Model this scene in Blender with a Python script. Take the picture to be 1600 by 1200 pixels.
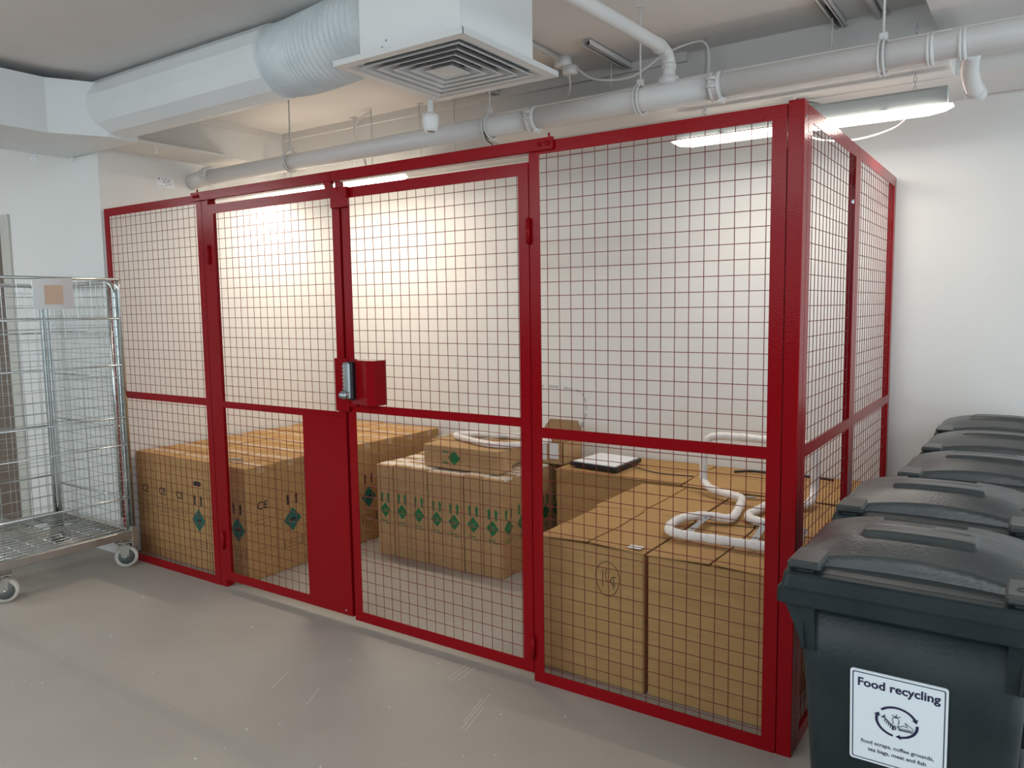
import bpy, math, random
from mathutils import Vector, Matrix
random.seed(7)
S = bpy.context.scene
for o in list(bpy.data.objects): bpy.data.objects.remove(o, do_unlink=True)
COL = S.collection
PI = math.pi

# ------------------------------------------------------------------ camera
CX, CY, CZ = 0.6114, -2.4738, 1.4671
YAW, PITCH, ROLL, FPX = -0.5973, -0.0977, -0.0141, 1214.77
fw = Vector((math.sin(YAW)*math.cos(PITCH), math.cos(YAW)*math.cos(PITCH), math.sin(PITCH)))
rt = fw.cross(Vector((0, 0, 1))).normalized(); up = rt.cross(fw)
c, s = math.cos(ROLL), math.sin(ROLL)
R_, U_ = rt*c + up*s, up*c - rt*s
cam = bpy.data.cameras.new('camera'); camo = bpy.data.objects.new('camera', cam); COL.objects.link(camo)
cam.sensor_width = 36.0; cam.lens = FPX*36/1600; cam.clip_start = 0.02
camo.matrix_world = Matrix(((R_.x, U_.x, -fw.x, CX), (R_.y, U_.y, -fw.y, CY), (R_.z, U_.z, -fw.z, CZ), (0, 0, 0, 1)))
S.camera = camo
# ------------------------------------------------------------------ world and exposure
w = bpy.data.worlds.new('world'); S.world = w; w.use_nodes = True
bg = w.node_tree.nodes['Background']
bg.inputs[0].default_value = (0.80, 0.92, 1.0, 1); bg.inputs[1].default_value = 1.9
vs = S.view_settings
S.display_settings.display_device = 'sRGB'
vs.view_transform = 'Standard'; vs.look = 'None'; vs.gamma = 1; vs.use_curve_mapping = False
vs.exposure = 0.08
BATTEN_STRENGTH = 7.0
LEFT_BATTEN_STRENGTH = 24.0
BATTEN_WATTS, LEFT_BATTEN_WATTS = 8.5, 9.5
UNSEEN_BATTEN_STRENGTH = 48.0

# ------------------------------------------------------------------ materials
def mat(name, col, rough=0.5, metal=0.0, noise=None, bump=None, spec=None, emit=None, coat=None):
    m = bpy.data.materials.new(name); m.use_nodes = True
    nt = m.node_tree; b = nt.nodes['Principled BSDF']
    b.inputs['Base Color'].default_value = (*col, 1); b.inputs['Roughness'].default_value = rough
    b.inputs['Metallic'].default_value = metal
    if spec is not None: b.inputs['Specular IOR Level'].default_value = spec
    if coat: b.inputs['Coat Weight'].default_value = coat; b.inputs['Coat Roughness'].default_value = 0.15
    if emit:
        b.inputs['Emission Color'].default_value = (*emit[0], 1); b.inputs['Emission Strength'].default_value = emit[1]
    tc = nt.nodes.new('ShaderNodeTexCoord')
    if noise:
        sc, col2, det = noise[:3]
        n = nt.nodes.new('ShaderNodeTexNoise'); n.inputs['Scale'].default_value = sc; n.inputs['Detail'].default_value = det
        mp = nt.nodes.new('ShaderNodeMapping')
        if len(noise) > 3: mp.inputs['Scale'].default_value = noise[3]
        r = nt.nodes.new('ShaderNodeValToRGB')
        r.color_ramp.elements[0].position = 0.35; r.color_ramp.elements[1].position = 0.68
        r.color_ramp.elements[0].color = (*col, 1); r.color_ramp.elements[1].color = (*col2, 1)
        nt.links.new(tc.outputs['Object'], mp.inputs[0]); nt.links.new(mp.outputs[0], n.inputs['Vector'])
        nt.links.new(n.outputs['Fac'], r.inputs[0]); nt.links.new(r.outputs[0], b.inputs['Base Color'])
    if bump:
        n2 = nt.nodes.new('ShaderNodeTexNoise'); n2.inputs['Scale'].default_value = bump[0]; n2.inputs['Detail'].default_value = 3
        bn = nt.nodes.new('ShaderNodeBump'); bn.inputs['Strength'].default_value = bump[1]; bn.inputs['Distance'].default_value = 0.004
        nt.links.new(tc.outputs['Object'], n2.inputs['Vector']); nt.links.new(n2.outputs['Fac'], bn.inputs['Height'])
        nt.links.new(bn.outputs[0], b.inputs['Normal'])
    return m
M_wall = mat('wall_paint', (0.70, 0.70, 0.68), 0.9, spec=0.15, noise=(1.3, (0.73, 0.73, 0.71), 3))
M_ceil = mat('ceiling_paint', (0.68, 0.66, 0.635), 0.85, noise=(2.0, (0.72, 0.70, 0.675), 4), bump=(14, 0.5))
M_beam = mat('beam_paint', (0.66, 0.65, 0.63), 0.8, noise=(2.0, (0.70, 0.69, 0.67), 4), bump=(20, 0.3))
M_floor = mat('floor_resin', (0.345, 0.312, 0.272), 0.5, spec=0.3, noise=(1.6, (0.39, 0.355, 0.31), 6), bump=(60, 0.12))
M_scuff = mat('floor_scuff', (0.62, 0.60, 0.56), 0.6)
M_chip = mat('white_chip', (0.8, 0.8, 0.78), 0.6)
M_red = mat('red_enamel', (0.245, 0.003, 0.006), 0.15, spec=0.13, noise=(1.2, (0.265, 0.004, 0.008), 2), bump=(150, 0.14))
M_wire = mat('red_wire', (0.16, 0.006, 0.008), 0.45)
M_card = mat('cardboard', (0.400, 0.240, 0.098), 0.85, spec=0.15, noise=(5, (0.45, 0.275, 0.118), 4, (1, 1, 6)))
M_cardD = mat('cardboard_inside', (0.26, 0.16, 0.08), 0.9)
M_card2 = mat('cardboard_pale', (0.43, 0.28, 0.135), 0.85, spec=0.15, noise=(6, (0.48, 0.315, 0.16), 4, (1, 1, 5)))
M_tapeGlare = mat('packing_tape', (0.80, 0.74, 0.64), 0.22)  # tape on the slim cartons, with its whitish glare put into the colour
M_tapeB = mat('brown_tape', (0.52, 0.36, 0.21), 0.2)
M_ink = mat('black_ink', (0.025, 0.02, 0.018), 0.7)
M_inkS = mat('faded_ink', (0.17, 0.10, 0.05), 0.8)
M_teal = mat('teal_ink', (0.012, 0.125, 0.095), 0.7)
M_green = mat('green_ink', (0.012, 0.17, 0.055), 0.7)
M_blk = mat('black_plastic', (0.012, 0.011, 0.016), 0.4)
M_white = mat('white_plastic', (0.80, 0.82, 0.82), 0.35)
M_pipe = mat('pipe_paint', (0.66, 0.65, 0.635), 0.4)
M_duct = mat('duct_paint', (0.70, 0.735, 0.74), 0.4, noise=(3, (0.74, 0.77, 0.78), 3))
M_hose = mat('flexible_duct', (0.55, 0.61, 0.64), 0.38, noise=(8, (0.66, 0.71, 0.73), 5), bump=(38, 1.0))
M_vent = mat('diffuser_paint', (0.66, 0.665, 0.66), 0.4)
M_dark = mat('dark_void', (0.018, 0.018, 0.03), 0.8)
M_galv = mat('galvanised_steel', (0.50, 0.54, 0.54), 0.25, 1.0, noise=(14, (0.66, 0.69, 0.68), 4))
M_galvD = mat('galvanised_sheet', (0.42, 0.40, 0.36), 0.4, 0.85, noise=(10, (0.52, 0.50, 0.45), 4))
M_steel = mat('brushed_steel', (0.42, 0.47, 0.50), 0.3, 0.9)
M_tyre = mat('nylon_wheel', (0.62, 0.60, 0.54), 0.5, noise=(20, (0.48, 0.45, 0.40), 4))
M_hub = mat('grey_hub', (0.20, 0.24, 0.24), 0.4, 0.5)
M_sheet = mat('foil_pouch', (0.70, 0.74, 0.75), 0.18, 0.3)
M_brownp = mat('kraft_paper', (0.60, 0.44, 0.33), 0.7)
M_bin = mat('bin_plastic', (0.010, 0.018, 0.021), 0.42, spec=0.3, noise=(9, (0.019, 0.028, 0.030), 5), bump=(120, 0.15))
M_lid = mat('lid_plastic', (0.030, 0.036, 0.037), 0.33, noise=(7, (0.060, 0.064, 0.062), 6), bump=(140, 0.2))
M_label = mat('label_vinyl', (0.74, 0.80, 0.84), 0.3)
M_navy = mat('navy_print', (0.012, 0.014, 0.055), 0.4)
M_paper = mat('paper', (0.80, 0.82, 0.84), 0.6)
M_print = mat('violet_print', (0.12, 0.10, 0.24), 0.6)
M_foam = mat('foam_lagging', (0.83, 0.80, 0.77), 0.45, noise=(25, (0.70, 0.68, 0.66), 4), bump=(40, 0.9))
M_door = mat('door_veneer', (0.120, 0.085, 0.060), 0.5, noise=(3, (0.155, 0.112, 0.080), 5, (12, 12, 0.7)))
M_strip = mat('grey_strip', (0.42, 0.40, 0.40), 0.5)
M_frame = mat('door_frame_paint', (0.50, 0.49, 0.44), 0.4)
M_lampbody = mat('lamp_body', (0.42, 0.45, 0.44), 0.45)
M_led = mat('led_lens', (0.9, 0.9, 0.9), 0.4, emit=((1.0, 0.90, 0.80), BATTEN_STRENGTH))
M_ledL = mat('led_lens_left', (0.9, 0.9, 0.9), 0.4, emit=((1.0, 0.85, 0.70), LEFT_BATTEN_STRENGTH))
M_led2 = mat('led_lens_unseen', (0.9, 0.9, 0.9), 0.4, emit=((0.93, 0.97, 1.0), UNSEEN_BATTEN_STRENGTH))
M_cable = mat('white_cable', (0.72, 0.71, 0.70), 0.4)

# ------------------------------------------------------------------ mesh builder
class MB:
    def __init__(s): s.v = []; s.f = []; s.m = []; s.mats = []; s.sm = []
    def mi(s, m):
        if m not in s.mats: s.mats.append(m)
        return s.mats.index(m)
    def add(s, vs, fs, m, smooth=False):
        b = len(s.v); s.v += [tuple(v) for v in vs]
        k = s.mi(m)
        for f in fs: s.f.append([b+i for i in f]); s.m.append(k); s.sm.append(smooth)
        return s
    def box(s, x0, x1, y0, y1, z0, z1, m, bev=0.0):
        if x0 > x1: x0, x1 = x1, x0
        if y0 > y1: y0, y1 = y1, y0
        if z0 > z1: z0, z1 = z1, z0
        if bev <= 0:
            vs = [(x, y, z) for x in (x0, x1) for y in (y0, y1) for z in (z0, z1)]
            return s.add(vs, [(0, 1, 3, 2), (4, 6, 7, 5), (0, 4, 5, 1), (2, 3, 7, 6), (0, 2, 6, 4), (1, 5, 7, 3)], m)
        b = bev; vs = []; idx = {}
        X = (x0, x1); Y = (y0, y1); Z = (z0, z1)
        for i in (0, 1):
            for j in (0, 1):
                for k in (0, 1):
                    sx, sy, sz = (1 if i == 0 else -1), (1 if j == 0 else -1), (1 if k == 0 else -1)
                    for a in range(3):
                        p = [X[i]+sx*b, Y[j]+sy*b, Z[k]+sz*b]; p[a] = (X[i], Y[j], Z[k])[a]
                        idx[(i, j, k, a)] = len(vs); vs.append(tuple(p))
        fs = []
        for i in (0, 1):
            q = [idx[(i, 0, 0, 0)], idx[(i, 1, 0, 0)], idx[(i, 1, 1, 0)], idx[(i, 0, 1, 0)]]; fs.append(q if i else q[::-1])
            q = [idx[(0, i, 0, 1)], idx[(0, i, 1, 1)], idx[(1, i, 1, 1)], idx[(1, i, 0, 1)]]; fs.append(q if i else q[::-1])
            q = [idx[(0, 0, i, 2)], idx[(1, 0, i, 2)], idx[(1, 1, i, 2)], idx[(0, 1, i, 2)]]; fs.append(q if i else q[::-1])
        for i in (0, 1):
            for j in (0, 1):
                q = [idx[(i, j, 0, 0)], idx[(i, j, 1, 0)], idx[(i, j, 1, 1)], idx[(i, j, 0, 1)]]; fs.append(q if (i == j) else q[::-1])
                q = [idx[(i, 0, j, 0)], idx[(i, 1, j, 0)], idx[(i, 1, j, 2)], idx[(i, 0, j, 2)]]; fs.append(q[::-1] if (i == j) else q)
                q = [idx[(0, i, j, 1)], idx[(1, i, j, 1)], idx[(1, i, j, 2)], idx[(0, i, j, 2)]]; fs.append(q if (i == j) else q[::-1])
        for i in (0, 1):
            for j in (0, 1):
                for k in (0, 1):
                    q = [idx[(i, j, k, 0)], idx[(i, j, k, 1)], idx[(i, j, k, 2)]]
                    fs.append(q[::-1] if (i+j+k) % 2 else q)
        return s.add(vs, fs, m)
    def prism(s, pts, n, m):          # pts: closed outline (3D), n: extrusion vector
        n = Vector(n); k = len(pts)
        vs = [Vector(p) for p in pts] + [Vector(p)+n for p in pts]
        nn = Vector((0, 0, 0))
        for i in range(k): nn += vs[i].cross(vs[(i+1) % k])
        fs = [list(range(k)), list(range(2*k-1, k-1, -1))] + [(i, i+k, (i+1) % k+k, (i+1) % k) for i in range(k)]
        if nn.dot(n) > 0: fs = [list(f)[::-1] for f in fs]
        return s.add(vs, fs, m)
    def tube(s, path, r, m, n=8, caps=True, smooth=True, rr=None, closed=False):
        P = [Vector(p) for p in path]; k = len(P); rings = []; ref = None
        for i, p in enumerate(P):
            if closed: d = P[(i+1) % k]-P[i-1]
            else: d = (P[min(i+1, k-1)]-P[max(i-1, 0)])
            d.normalize()
            if ref is None: ref = Vector((0, 0, 1)) if abs(d.z) < .9 else Vector((1, 0, 0))
            a = (ref - d*ref.dot(d)); a = a.normalized() if a.length > 1e-6 else d.orthogonal().normalized()
            ref = a; b = d.cross(a); q = rr[i] if rr else r
            rings.append([p + a*(q*math.cos(2*PI*j/n)) + b*(q*math.sin(2*PI*j/n)) for j in range(n)])
        vs = [v for R in rings for v in R]; fs = []
        for i in range(k if closed else k-1):
            i2 = (i+1) % k
            for j in range(n): fs.append((i*n+j, i*n+(j+1) % n, i2*n+(j+1) % n, i2*n+j))
        if caps and not closed: s.add([], [], m); 
        base = len(s.v); s.add(vs, fs, m, smooth)
        if caps and not closed:
            mi = s.mi(m)
            s.f.append([base+j for j in range(n)][::-1]); s.m.append(mi); s.sm.append(False)
            s.f.append([base+(k-1)*n+j for j in range(n)]); s.m.append(mi); s.sm.append(False)
        return s
    def lathe(s, prof, m, n=24, axis='z', o=(0, 0, 0), smooth=True, a0=0.0):    # prof: (r, h)
        vs = []; fs = []; k = len(prof)
        for r, h in prof:
            for j in range(n):
                a = a0+2*PI*j/n; u, v = r*math.cos(a), r*math.sin(a)
                p = {'z': (u, v, h), 'x': (h, u, v), 'y': (v, h, u)}[axis]
                vs.append((p[0]+o[0], p[1]+o[1], p[2]+o[2]))
        for i in range(k-1):
            for j in range(n): fs.append((i*n+j, i*n+(j+1) % n, (i+1)*n+(j+1) % n, (i+1)*n+j))
        fs.append(list(range(n))[::-1]); fs.append([(k-1)*n+j for j in range(n)])
        return s.add(vs, fs, m, smooth)
    def text(s, t, size, M, m, bold=0.0, align='CENTER'):
        cu = bpy.data.curves.new('t', 'FONT'); cu.body = t; cu.size = size; cu.align_x = align; cu.offset = bold
        cu.resolution_u = 3
        ob = bpy.data.objects.new('t', cu); COL.objects.link(ob)
        dg = bpy.context.evaluated_depsgraph_get(); me = bpy.data.meshes.new_from_object(ob.evaluated_get(dg))
        s.add([M @ v.co for v in me.vertices], [list(p.vertices) for p in me.polygons], m)
        bpy.data.objects.remove(ob, do_unlink=True); bpy.data.curves.remove(cu); bpy.data.meshes.remove(me)
        return s
    def build(s, name, parent=None, loc=None, rotz=0.0):
        me = bpy.data.meshes.new(name); me.from_pydata(s.v, [], s.f)
        for m in s.mats: me.materials.append(m)
        me.polygons.foreach_set('material_index', s.m); me.polygons.foreach_set('use_smooth', s.sm)
        me.validate(); me.update()
        o = bpy.data.objects.new(name, me); COL.objects.link(o)
        if parent: o.parent = parent
        if loc: o.location = loc
        if rotz: o.rotation_euler = (0, 0, rotz)
        return o
def tag(o, label, cat, group=None):
    o['label'] = label; o['category'] = cat
    if group: o['group'] = group
    return o
def empty(name, loc=(0, 0, 0), rotz=0.0):
    o = bpy.data.objects.new(name, None); COL.objects.link(o); o.location = loc; o.rotation_euler = (0, 0, rotz)
    o.empty_display_size = 0.1
    return o
def struct(o): o['kind'] = 'structure'; return o
def copy_tree(o, parent=None):
    k = o.copy(); COL.objects.link(k)
    if parent: k.parent = parent
    for ch in o.children: copy_tree(ch, k)
    return k
def frame(o, xdir, ydir):    # matrix: text plane x->xdir, y->ydir
    x = Vector(xdir).normalized(); y = Vector(ydir).normalized(); z = x.cross(y); o = Vector(o)
    return Matrix(((x.x, y.x, z.x, o.x), (x.y, y.y, z.y, o.y), (x.z, y.z, z.z, o.z), (0, 0, 0, 1)))
def smooth_path(pts, n=8):
    P = [Vector(p) for p in pts]; out = []
    for i in range(len(P)-1):
        p0 = P[max(i-1, 0)]; p1 = P[i]; p2 = P[i+1]; p3 = P[min(i+2, len(P)-1)]
        for k in range(n):
            t = k/n
            out.append(0.5*((2*p1)+(p2-p0)*t+(2*p0-5*p1+4*p2-p3)*t*t+(3*p1-p0-3*p2+p3)*t**3))
    out.append(P[-1]); return out

# ------------------------------------------------------------------ room shell
ZC = 2.72; YB = 1.79; XL = -3.955
struct(MB().box(-7.5, 2.6, -4.6, YB+.2, -0.12, 0, M_floor).build('floor'))
struct(MB().box(-7.5, 2.6, -4.6, YB+.2, ZC, ZC+.15, M_ceil).build('ceiling'))
struct(MB().box(XL-.2, 2.6, YB, YB+.2, 0, ZC, M_wall).build('wall_back'))
struct(MB().box(XL-.2, XL, 0.2, YB, 0, ZC, M_wall).build('wall_left'))
DX0, DX1, DZ = -6.08, -5.17, 2.087       # door opening in the front-left wall
m = MB(); m.box(DX1, XL, 0, .2, 0, ZC, M_wall); m.box(-7.5, DX0, 0, .2, 0, ZC, M_wall); m.box(DX0, DX1, 0, .2, DZ, ZC, M_wall)
struct(m.build('wall_front_left'))
m = MB()
for x0, x1, z0, z1 in ((DX1-.03, DX1+.085, 0, DZ+.045), (DX0-.085, DX0+.03, 0, DZ+.045), (DX0+.03, DX1-.03, DZ-.03, DZ+.045)):
    m.box(x0, x1, -.018, .21, z0, z1, M_frame, .004)
struct(m.build('trim_1'))
d = struct(MB().box(DX0+.034, DX1-.034, .012, .055, .006, DZ-.034, M_door).build('door_1'))
h = MB()
for z in (1.90, 1.0, .25):
    h.tube([(DX1-.036, -.004, z-.06), (DX1-.036, -.004, z+.06)], .008, M_steel, 10)
h.build('hinge', d)
struct(MB().box(-7.7, -7.5, -4.6, .2, 0, ZC, M_wall).build('wall_far_left'))
M_rear = mat('rear_added_dark', (0.16, 0.15, 0.14), 0.8)
struct(MB().box(-7.5, 2.6, -4.8, -4.6, 0, 1.35, M_rear).build('wall_rear_added'))  # low dark wall added out of view to darken reflections in the red steel
# downstand beam along the back wall and the boxing hung below it
struct(MB().box(XL, 2.6, 1.35, YB, 2.40, ZC, M_beam).build('trim_2'))
struct(MB().box(-2.0, .272, 1.12, 1.35, 2.405, 2.535, M_beam, .004).build('trim_3'))
struct(MB().box(.20, 2.6, -3.0, 1.80, 2.60, ZC, M_beam).build('trim_4'))
m = MB(); m.box(XL, -.9, 1.325, 1.35, ZC-.045, ZC, M_beam); m.box(XL, XL+.03, .2, 1.33, ZC-.045, ZC, M_beam)
struct(m.build('trim_5'))
# soffit boxing in the corner above the cage
m = MB()
m.prism([(XL, .03, 2.42), (-3.60, .03, 2.42), (-3.60, .03, 2.432), (XL, .03, 2.455)], (0, .92, 0), M_wall)
struct(m.build('trim_6'))

# floor marks
m = MB()
for (x0, y0, x1, y1) in ((-1.284, -.17, -1.294, -.02), (-1.262, -.19, -1.270, -.05), (-1.24, -.16, -1.25, -.03), (-1.008, -.442, -1.069, -.185), (-1.03, -.40, -1.075, -.22), (-.99, -.44, -1.03, -.28),
                         (-1.60, -.62, -1.66, -.50), (-1.82, -.60, -1.87, -.48)):
    dx, dy = x1-x0, y1-y0; l = math.hypot(dx, dy); nx, ny = -dy/l*.0012, dx/l*.0012
    m.add([(x0-nx, y0-ny, .0006), (x0+nx, y0+ny, .0006), (x1+nx, y1+ny, .0006), (x1-nx, y1-ny, .0006)], [(0, 3, 2, 1)], M_scuff)
tag(m.build('scratch_marks'), 'pale scratch marks on the grey floor in front of the red cage doors', 'scratches')['kind'] = 'stuff'
m = MB()
for i in range(60):
    x = random.uniform(-3.6, -.2); y = random.uniform(-1.7, -.08); r = random.uniform(.0012, .0035)
    m.box(x-r, x+r, y-r*.7, y+r*.7, 0, .0012, M_chip)
tag(m.build('dust_specks'), 'small white specks of debris scattered on the grey floor', 'debris')['kind'] = 'stuff'

# ------------------------------------------------------------------ light battens
def batten(x0, x1, y, z, lens, label, chains, group=None, watts=None):
    t = empty('batten_light', ((x0+x1)/2, y, z)); L = (x1-x0)/2
    b = MB()
    b.prism([(-L, -.040, .022), (-L, -.040, .085), (-L, -.028, .095), (-L, .028, .095), (-L, .040, .085), (-L, .040, .022)], (2*L, 0, 0), M_lampbody)
    for k in (-.6, 0, .6):
        b.box(k*L-.012, k*L+.012, -.046, -.038, .018, .028, M_white)
    b.build('lamp_body', t)
    l = MB(); pr = []
    n = 10
    for k in range(n+1):
        a = PI*k/n; pr.append((-.052*math.cos(a), -.030*math.sin(a)+.022))
    xs = [(-L-.02, .15), (-L+.01, .7), (-L+.07, 1), (L-.07, 1), (L-.01, .7), (L+.02, .15)]
    vs = [(x, yy*(.6+.4*q), (zz-.022)*q+.022) for x, q in xs for yy, zz in pr]; k = n+1
    fs = [(i*k+j, i*k+j+1, (i+1)*k+j+1, (i+1)*k+j) for i in range(len(xs)-1) for j in range(n)]
    fs += [tuple(range(k)), tuple(range((len(xs)-1)*k, len(xs)*k))[::-1]] + [tuple([i*k for i in range(len(xs))]+[i*k+n for i in range(len(xs)-1, -1, -1)])]
    l.add(vs, fs, lens, True); l.build('lamp_lens', t)
    if watts:
        la = bpy.data.lights.new('led_strip', 'AREA'); la.shape = 'RECTANGLE'; la.size = 2*L-.1; la.size_y = .028; la.energy = watts[0]; la.color = watts[1]
        lo = bpy.data.objects.new('led_strip', la); COL.objects.link(lo); lo.parent = t; lo.location = (0, 0, -.012)
    tag(t, label, 'ceiling light', group)
    for (cx, ztop, lab) in chains:
        cm = MB(); zz = .094+z; k = 0; zt = ztop
        while zz < zt:
            a = (k % 2)*PI/2; rr = .006
            pts = [(rr*math.cos(q)*math.cos(a), rr*math.cos(q)*math.sin(a), .011*math.sin(q)+.011) for q in [2*PI*j/10 for j in range(10)]]
            cm.tube([(p[0], p[1], p[2]+zz-z) for p in pts], .0013, M_steel, 5, closed=True)
            zz += .0195; k += 1
        tag(cm.build('hanging_chain', loc=(cx, y, z)), lab, 'chain', 'chains that hold the light battens')
    return t
batten(-.890, .262, 1.2, 2.235, M_led, 'lit long white light hanging over the right end of the red cage', [(.140, ZC-.12, 'small link chain on the right end of the right hand light'), (-.755, ZC, 'link chain from the ceiling with a white cable looped over it')], watts=(BATTEN_WATTS, (1.0, .90, .80)))
batten(-3.90, -2.685, 1.2, 2.262, M_ledL, 'lit long light hanging inside above the left gate of the cage', [(-3.70, ZC, 'link chain on the left end of the left hand light'), (-2.93, ZC, 'link chain on the right end of the left hand light')], watts=(LEFT_BATTEN_WATTS, (1.0, .85, .70)))
for i, (x, y, lab) in enumerate(((-3.0, -3.7, 'unseen fill light added behind the camera on the left'), (-.84, -3.4, 'long ceiling light behind the camera on the right'), (-5.6, -2.2, 'unseen fill light added in the room to the left'))):
    batten(x-.75, x+.75, y, 2.45, M_led2, lab, [])  # outer two are added unseen fill; middle one is read off the post highlights

# ------------------------------------------------------------------ cage
CAGE = empty('storage_cage', (-1.96, 0.0, 0))
tag(CAGE, 'red painted steel mesh storage cage with two gates and a key code lock', 'cage')
BX, BY = -1.96, 0.0
H = 2.07
def angle_frame(m, o, ux, w, z0, z1, fw_, leg, mids=(), t=.004, nrm=(0, 1, 0)):
    """L-profile frame: outer face in plane through o, ux = horizontal direction, nrm = inward"""
    ux = Vector(ux); nn = Vector(nrm); o = Vector(o)
    def bar(a0, a1, b0, b1, d0, d1):
        pts = [o+ux*a0+Vector((0, 0, b0))+nn*d0, o+ux*a1+Vector((0, 0, b0))+nn*d0, o+ux*a1+Vector((0, 0, b1))+nn*d0, o+ux*a0+Vector((0, 0, b1))+nn*d0]
        m.prism(pts, nn*(d1-d0), M_red)
    bar(0, fw_, z0, z1, 0, t); bar(w-fw_, w, z0, z1, 0, t)
    bar(fw_, w-fw_, z0, z0+fw_, 0, t); bar(fw_, w-fw_, z1-fw_, z1, 0, t)
    bar(0, t, z0, z1, t, leg); bar(w-t, w, z0, z1, t, leg)
    bar(t, w-t, z0, z0+t, t, leg); bar(t, w-t, z1-t, z1, t, leg)
    for a, b in mids: bar(fw_, w-fw_, a, b, 0, t)
def mesh_wires(o, ux, a0, a1, z0, z1, offa, offz, nrm=(0, 1, 0), d=.0075, holes=(), p=.05):
    m = MB(); o = Vector(o); ux = Vector(ux); nn = Vector(nrm); r = .0014
    a = offa
    while a < a1-.004:
        if a > a0+.002:
            w1 = random.uniform(-.0012, .0012); ph = random.uniform(0, 6)
            segs = [(z0, z1)]
            for (h0, h1, g0, g1) in holes:
                if h0 <= a <= h1: segs = [(s0, min(s1, g0)) for s0, s1 in segs if s0 < g0] + [(max(s0, g1), s1) for s0, s1 in segs if s1 > g1]
            for s0, s1 in segs:
                n = max(2, int((s1-s0)/.12))
                m.tube([o+ux*(a+w1*math.sin((s0+(s1-s0)*k/n)*4+ph))+Vector((0, 0, s0+(s1-s0)*k/n))+nn*d for k in range(n+1)], r, M_wire, 5, False)
        a += p
    z = offz
    while z > z0+.002:
        if z < z1-.002:
            segs = [(a0, a1)]
            for (h0, h1, g0, g1) in holes:
                if g0 <= z <= g1: segs = [(s0, min(s1, h0)) for s0, s1 in segs if s0 < h0] + [(max(s0, h1), s1) for s0, s1 in segs if s1 > h1]
            for s0, s1 in segs:
                m.tube([o+ux*s0+Vector((0, 0, z))+nn*(d+.0028), o+ux*s1+Vector((0, 0, z))+nn*(d+.0028)], r, M_wire, 5, False)
        z -= p
    return m
def relbuild(m, name, parent, off=(BX, BY, 0)):
    m.v = [(x-off[0], y-off[1], z-off[2]) for x, y, z in m.v]
    return m.build(name, parent)
# fixed panels
def panel(x0, x1, mid, offa, label=None):
    m = MB(); angle_frame(m, (x0, 0, 0), (1, 0, 0), x1-x0, 0, H, .045, .03, mids=(mid,))
    p = relbuild(m, 'fixed_panel', CAGE)
    relbuild(mesh_wires((x0, 0, 0), (1, 0, 0), .04, x1-x0-.04, .04, H-.04, offa, 2.01), 'wire_mesh', p)
    if label: p['label'] = label
    return p
panel(-3.922, -2.989, (.974, 1.014), .062)
m = MB(); m.box(-2.987, -2.936, 0.0, .05, 0, H-.035, M_red, .002)
q = relbuild(m, 'post', CAGE)
panel(-.983, -.0505, (.974, 1.014), .0724)
m = MB(); m.box(-.048, 0, 0, .05, 0, H+.008, M_red, .002); m.tube([(-.006, .03, 2.03), (.002, .03, 2.03)], .004, M_steel, 8)
relbuild(m, 'corner_post', CAGE)
# side panels (outer face at x = 0, inward = -x)
for i, (y0, y1, mid, off) in enumerate(((.052, .838, (.974, 1.014), .05), (.842, 1.775, (.974, 1.014), .062))):
    m = MB(); angle_frame(m, (0, y0, 0), (0, 1, 0), y1-y0, 0, H, .047, .032, mids=(mid,), nrm=(-1, 0, 0))
    if i == 0:
        for z in (1.86, .84): m.tube([(-.012, y1-.006, z), (-.012, y1-.016, z)], .008, M_steel if z > 1 else M_red, 12)
    p = relbuild(m, 'fixed_panel', CAGE)
    relbuild(mesh_wires((0, y0, 0), (0, 1, 0), .04, y1-y0-.04, .04, H-.04, off, 2.01, nrm=(-1, 0, 0)), 'wire_mesh', p)
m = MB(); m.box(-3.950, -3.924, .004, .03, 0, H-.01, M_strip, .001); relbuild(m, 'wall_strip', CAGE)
# top rail (header)
m = MB()
m.box(-3.058, -2.024, -.012, -.002, H-.034, H+.010, M_red, .001); m.box(-2.021, -.872, -.012, -.002, H-.034, H+.010, M_red, .001)
m.box(-2.936, -.983, -.002, .035, H-.036, H, M_red)
m.prism([(-2.072, -.010, H-.034), (-2.024, -.010, H-.034), (-2.026, -.010, H-.085), (-2.052, -.010, H-.085)], (0, .02, 0), M_red)
for x in (-3.028, -2.998, -.93, -.895):
    m.lathe([(.0085, 0), (.0085, .004), (.005, .006)], M_red, 6, 'y', (x, -.0185, H-.012))
for x in (-3.03, -.90): m.tube([(x, .01, H+.008), (x, .01, H+.028)], .0045, M_red, 6)
relbuild(m, 'top_rail', CAGE)
# gates
def gate(x0, x1, z0, z1, mid, offa, left):
    m = MB(); w = x1-x0
    angle_frame(m, (x0, -.004, 0), (1, 0, 0), w, z0, z1, .046, .032, mids=(mid,))
    if left:   # weld seam at the mitred corner
        pass
    g = relbuild(m, 'gate', CAGE)
    holes = [(w-.285, w, 0, mid[0])] if left else [(0, .16, 1.06, 1.25)]
    relbuild(mesh_wires((x0, -.004, 0), (1, 0, 0), .04, w-.04, z0+.04, z1-.04, offa, mid[1]+.95-.02, holes=holes), 'wire_mesh', g)
    hx = x0-.001 if left else x1+.001
    for z in (1.76, .26) if left else (1.75, .14):
        hm = MB(); hm.tube([(hx, -.010, z-.045), (hx, -.010, z+.045)], .0085, M_red, 10); hm.tube([(hx, -.010, z-.05), (hx, -.010, z+.05)], .004, M_red, 8)
        relbuild(hm, 'hinge', g)
    return g
g1 = gate(-2.933, -1.982, .045, 2.010, (.972, 1.006), .075, True)
g2 = gate(-1.966, -.984, .034, 2.002, (1.010, 1.046), .078, False)
m = MB(); m.box(-2.272, -1.979, -.009, -.0045, .047, .985, M_red, .001)
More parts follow.
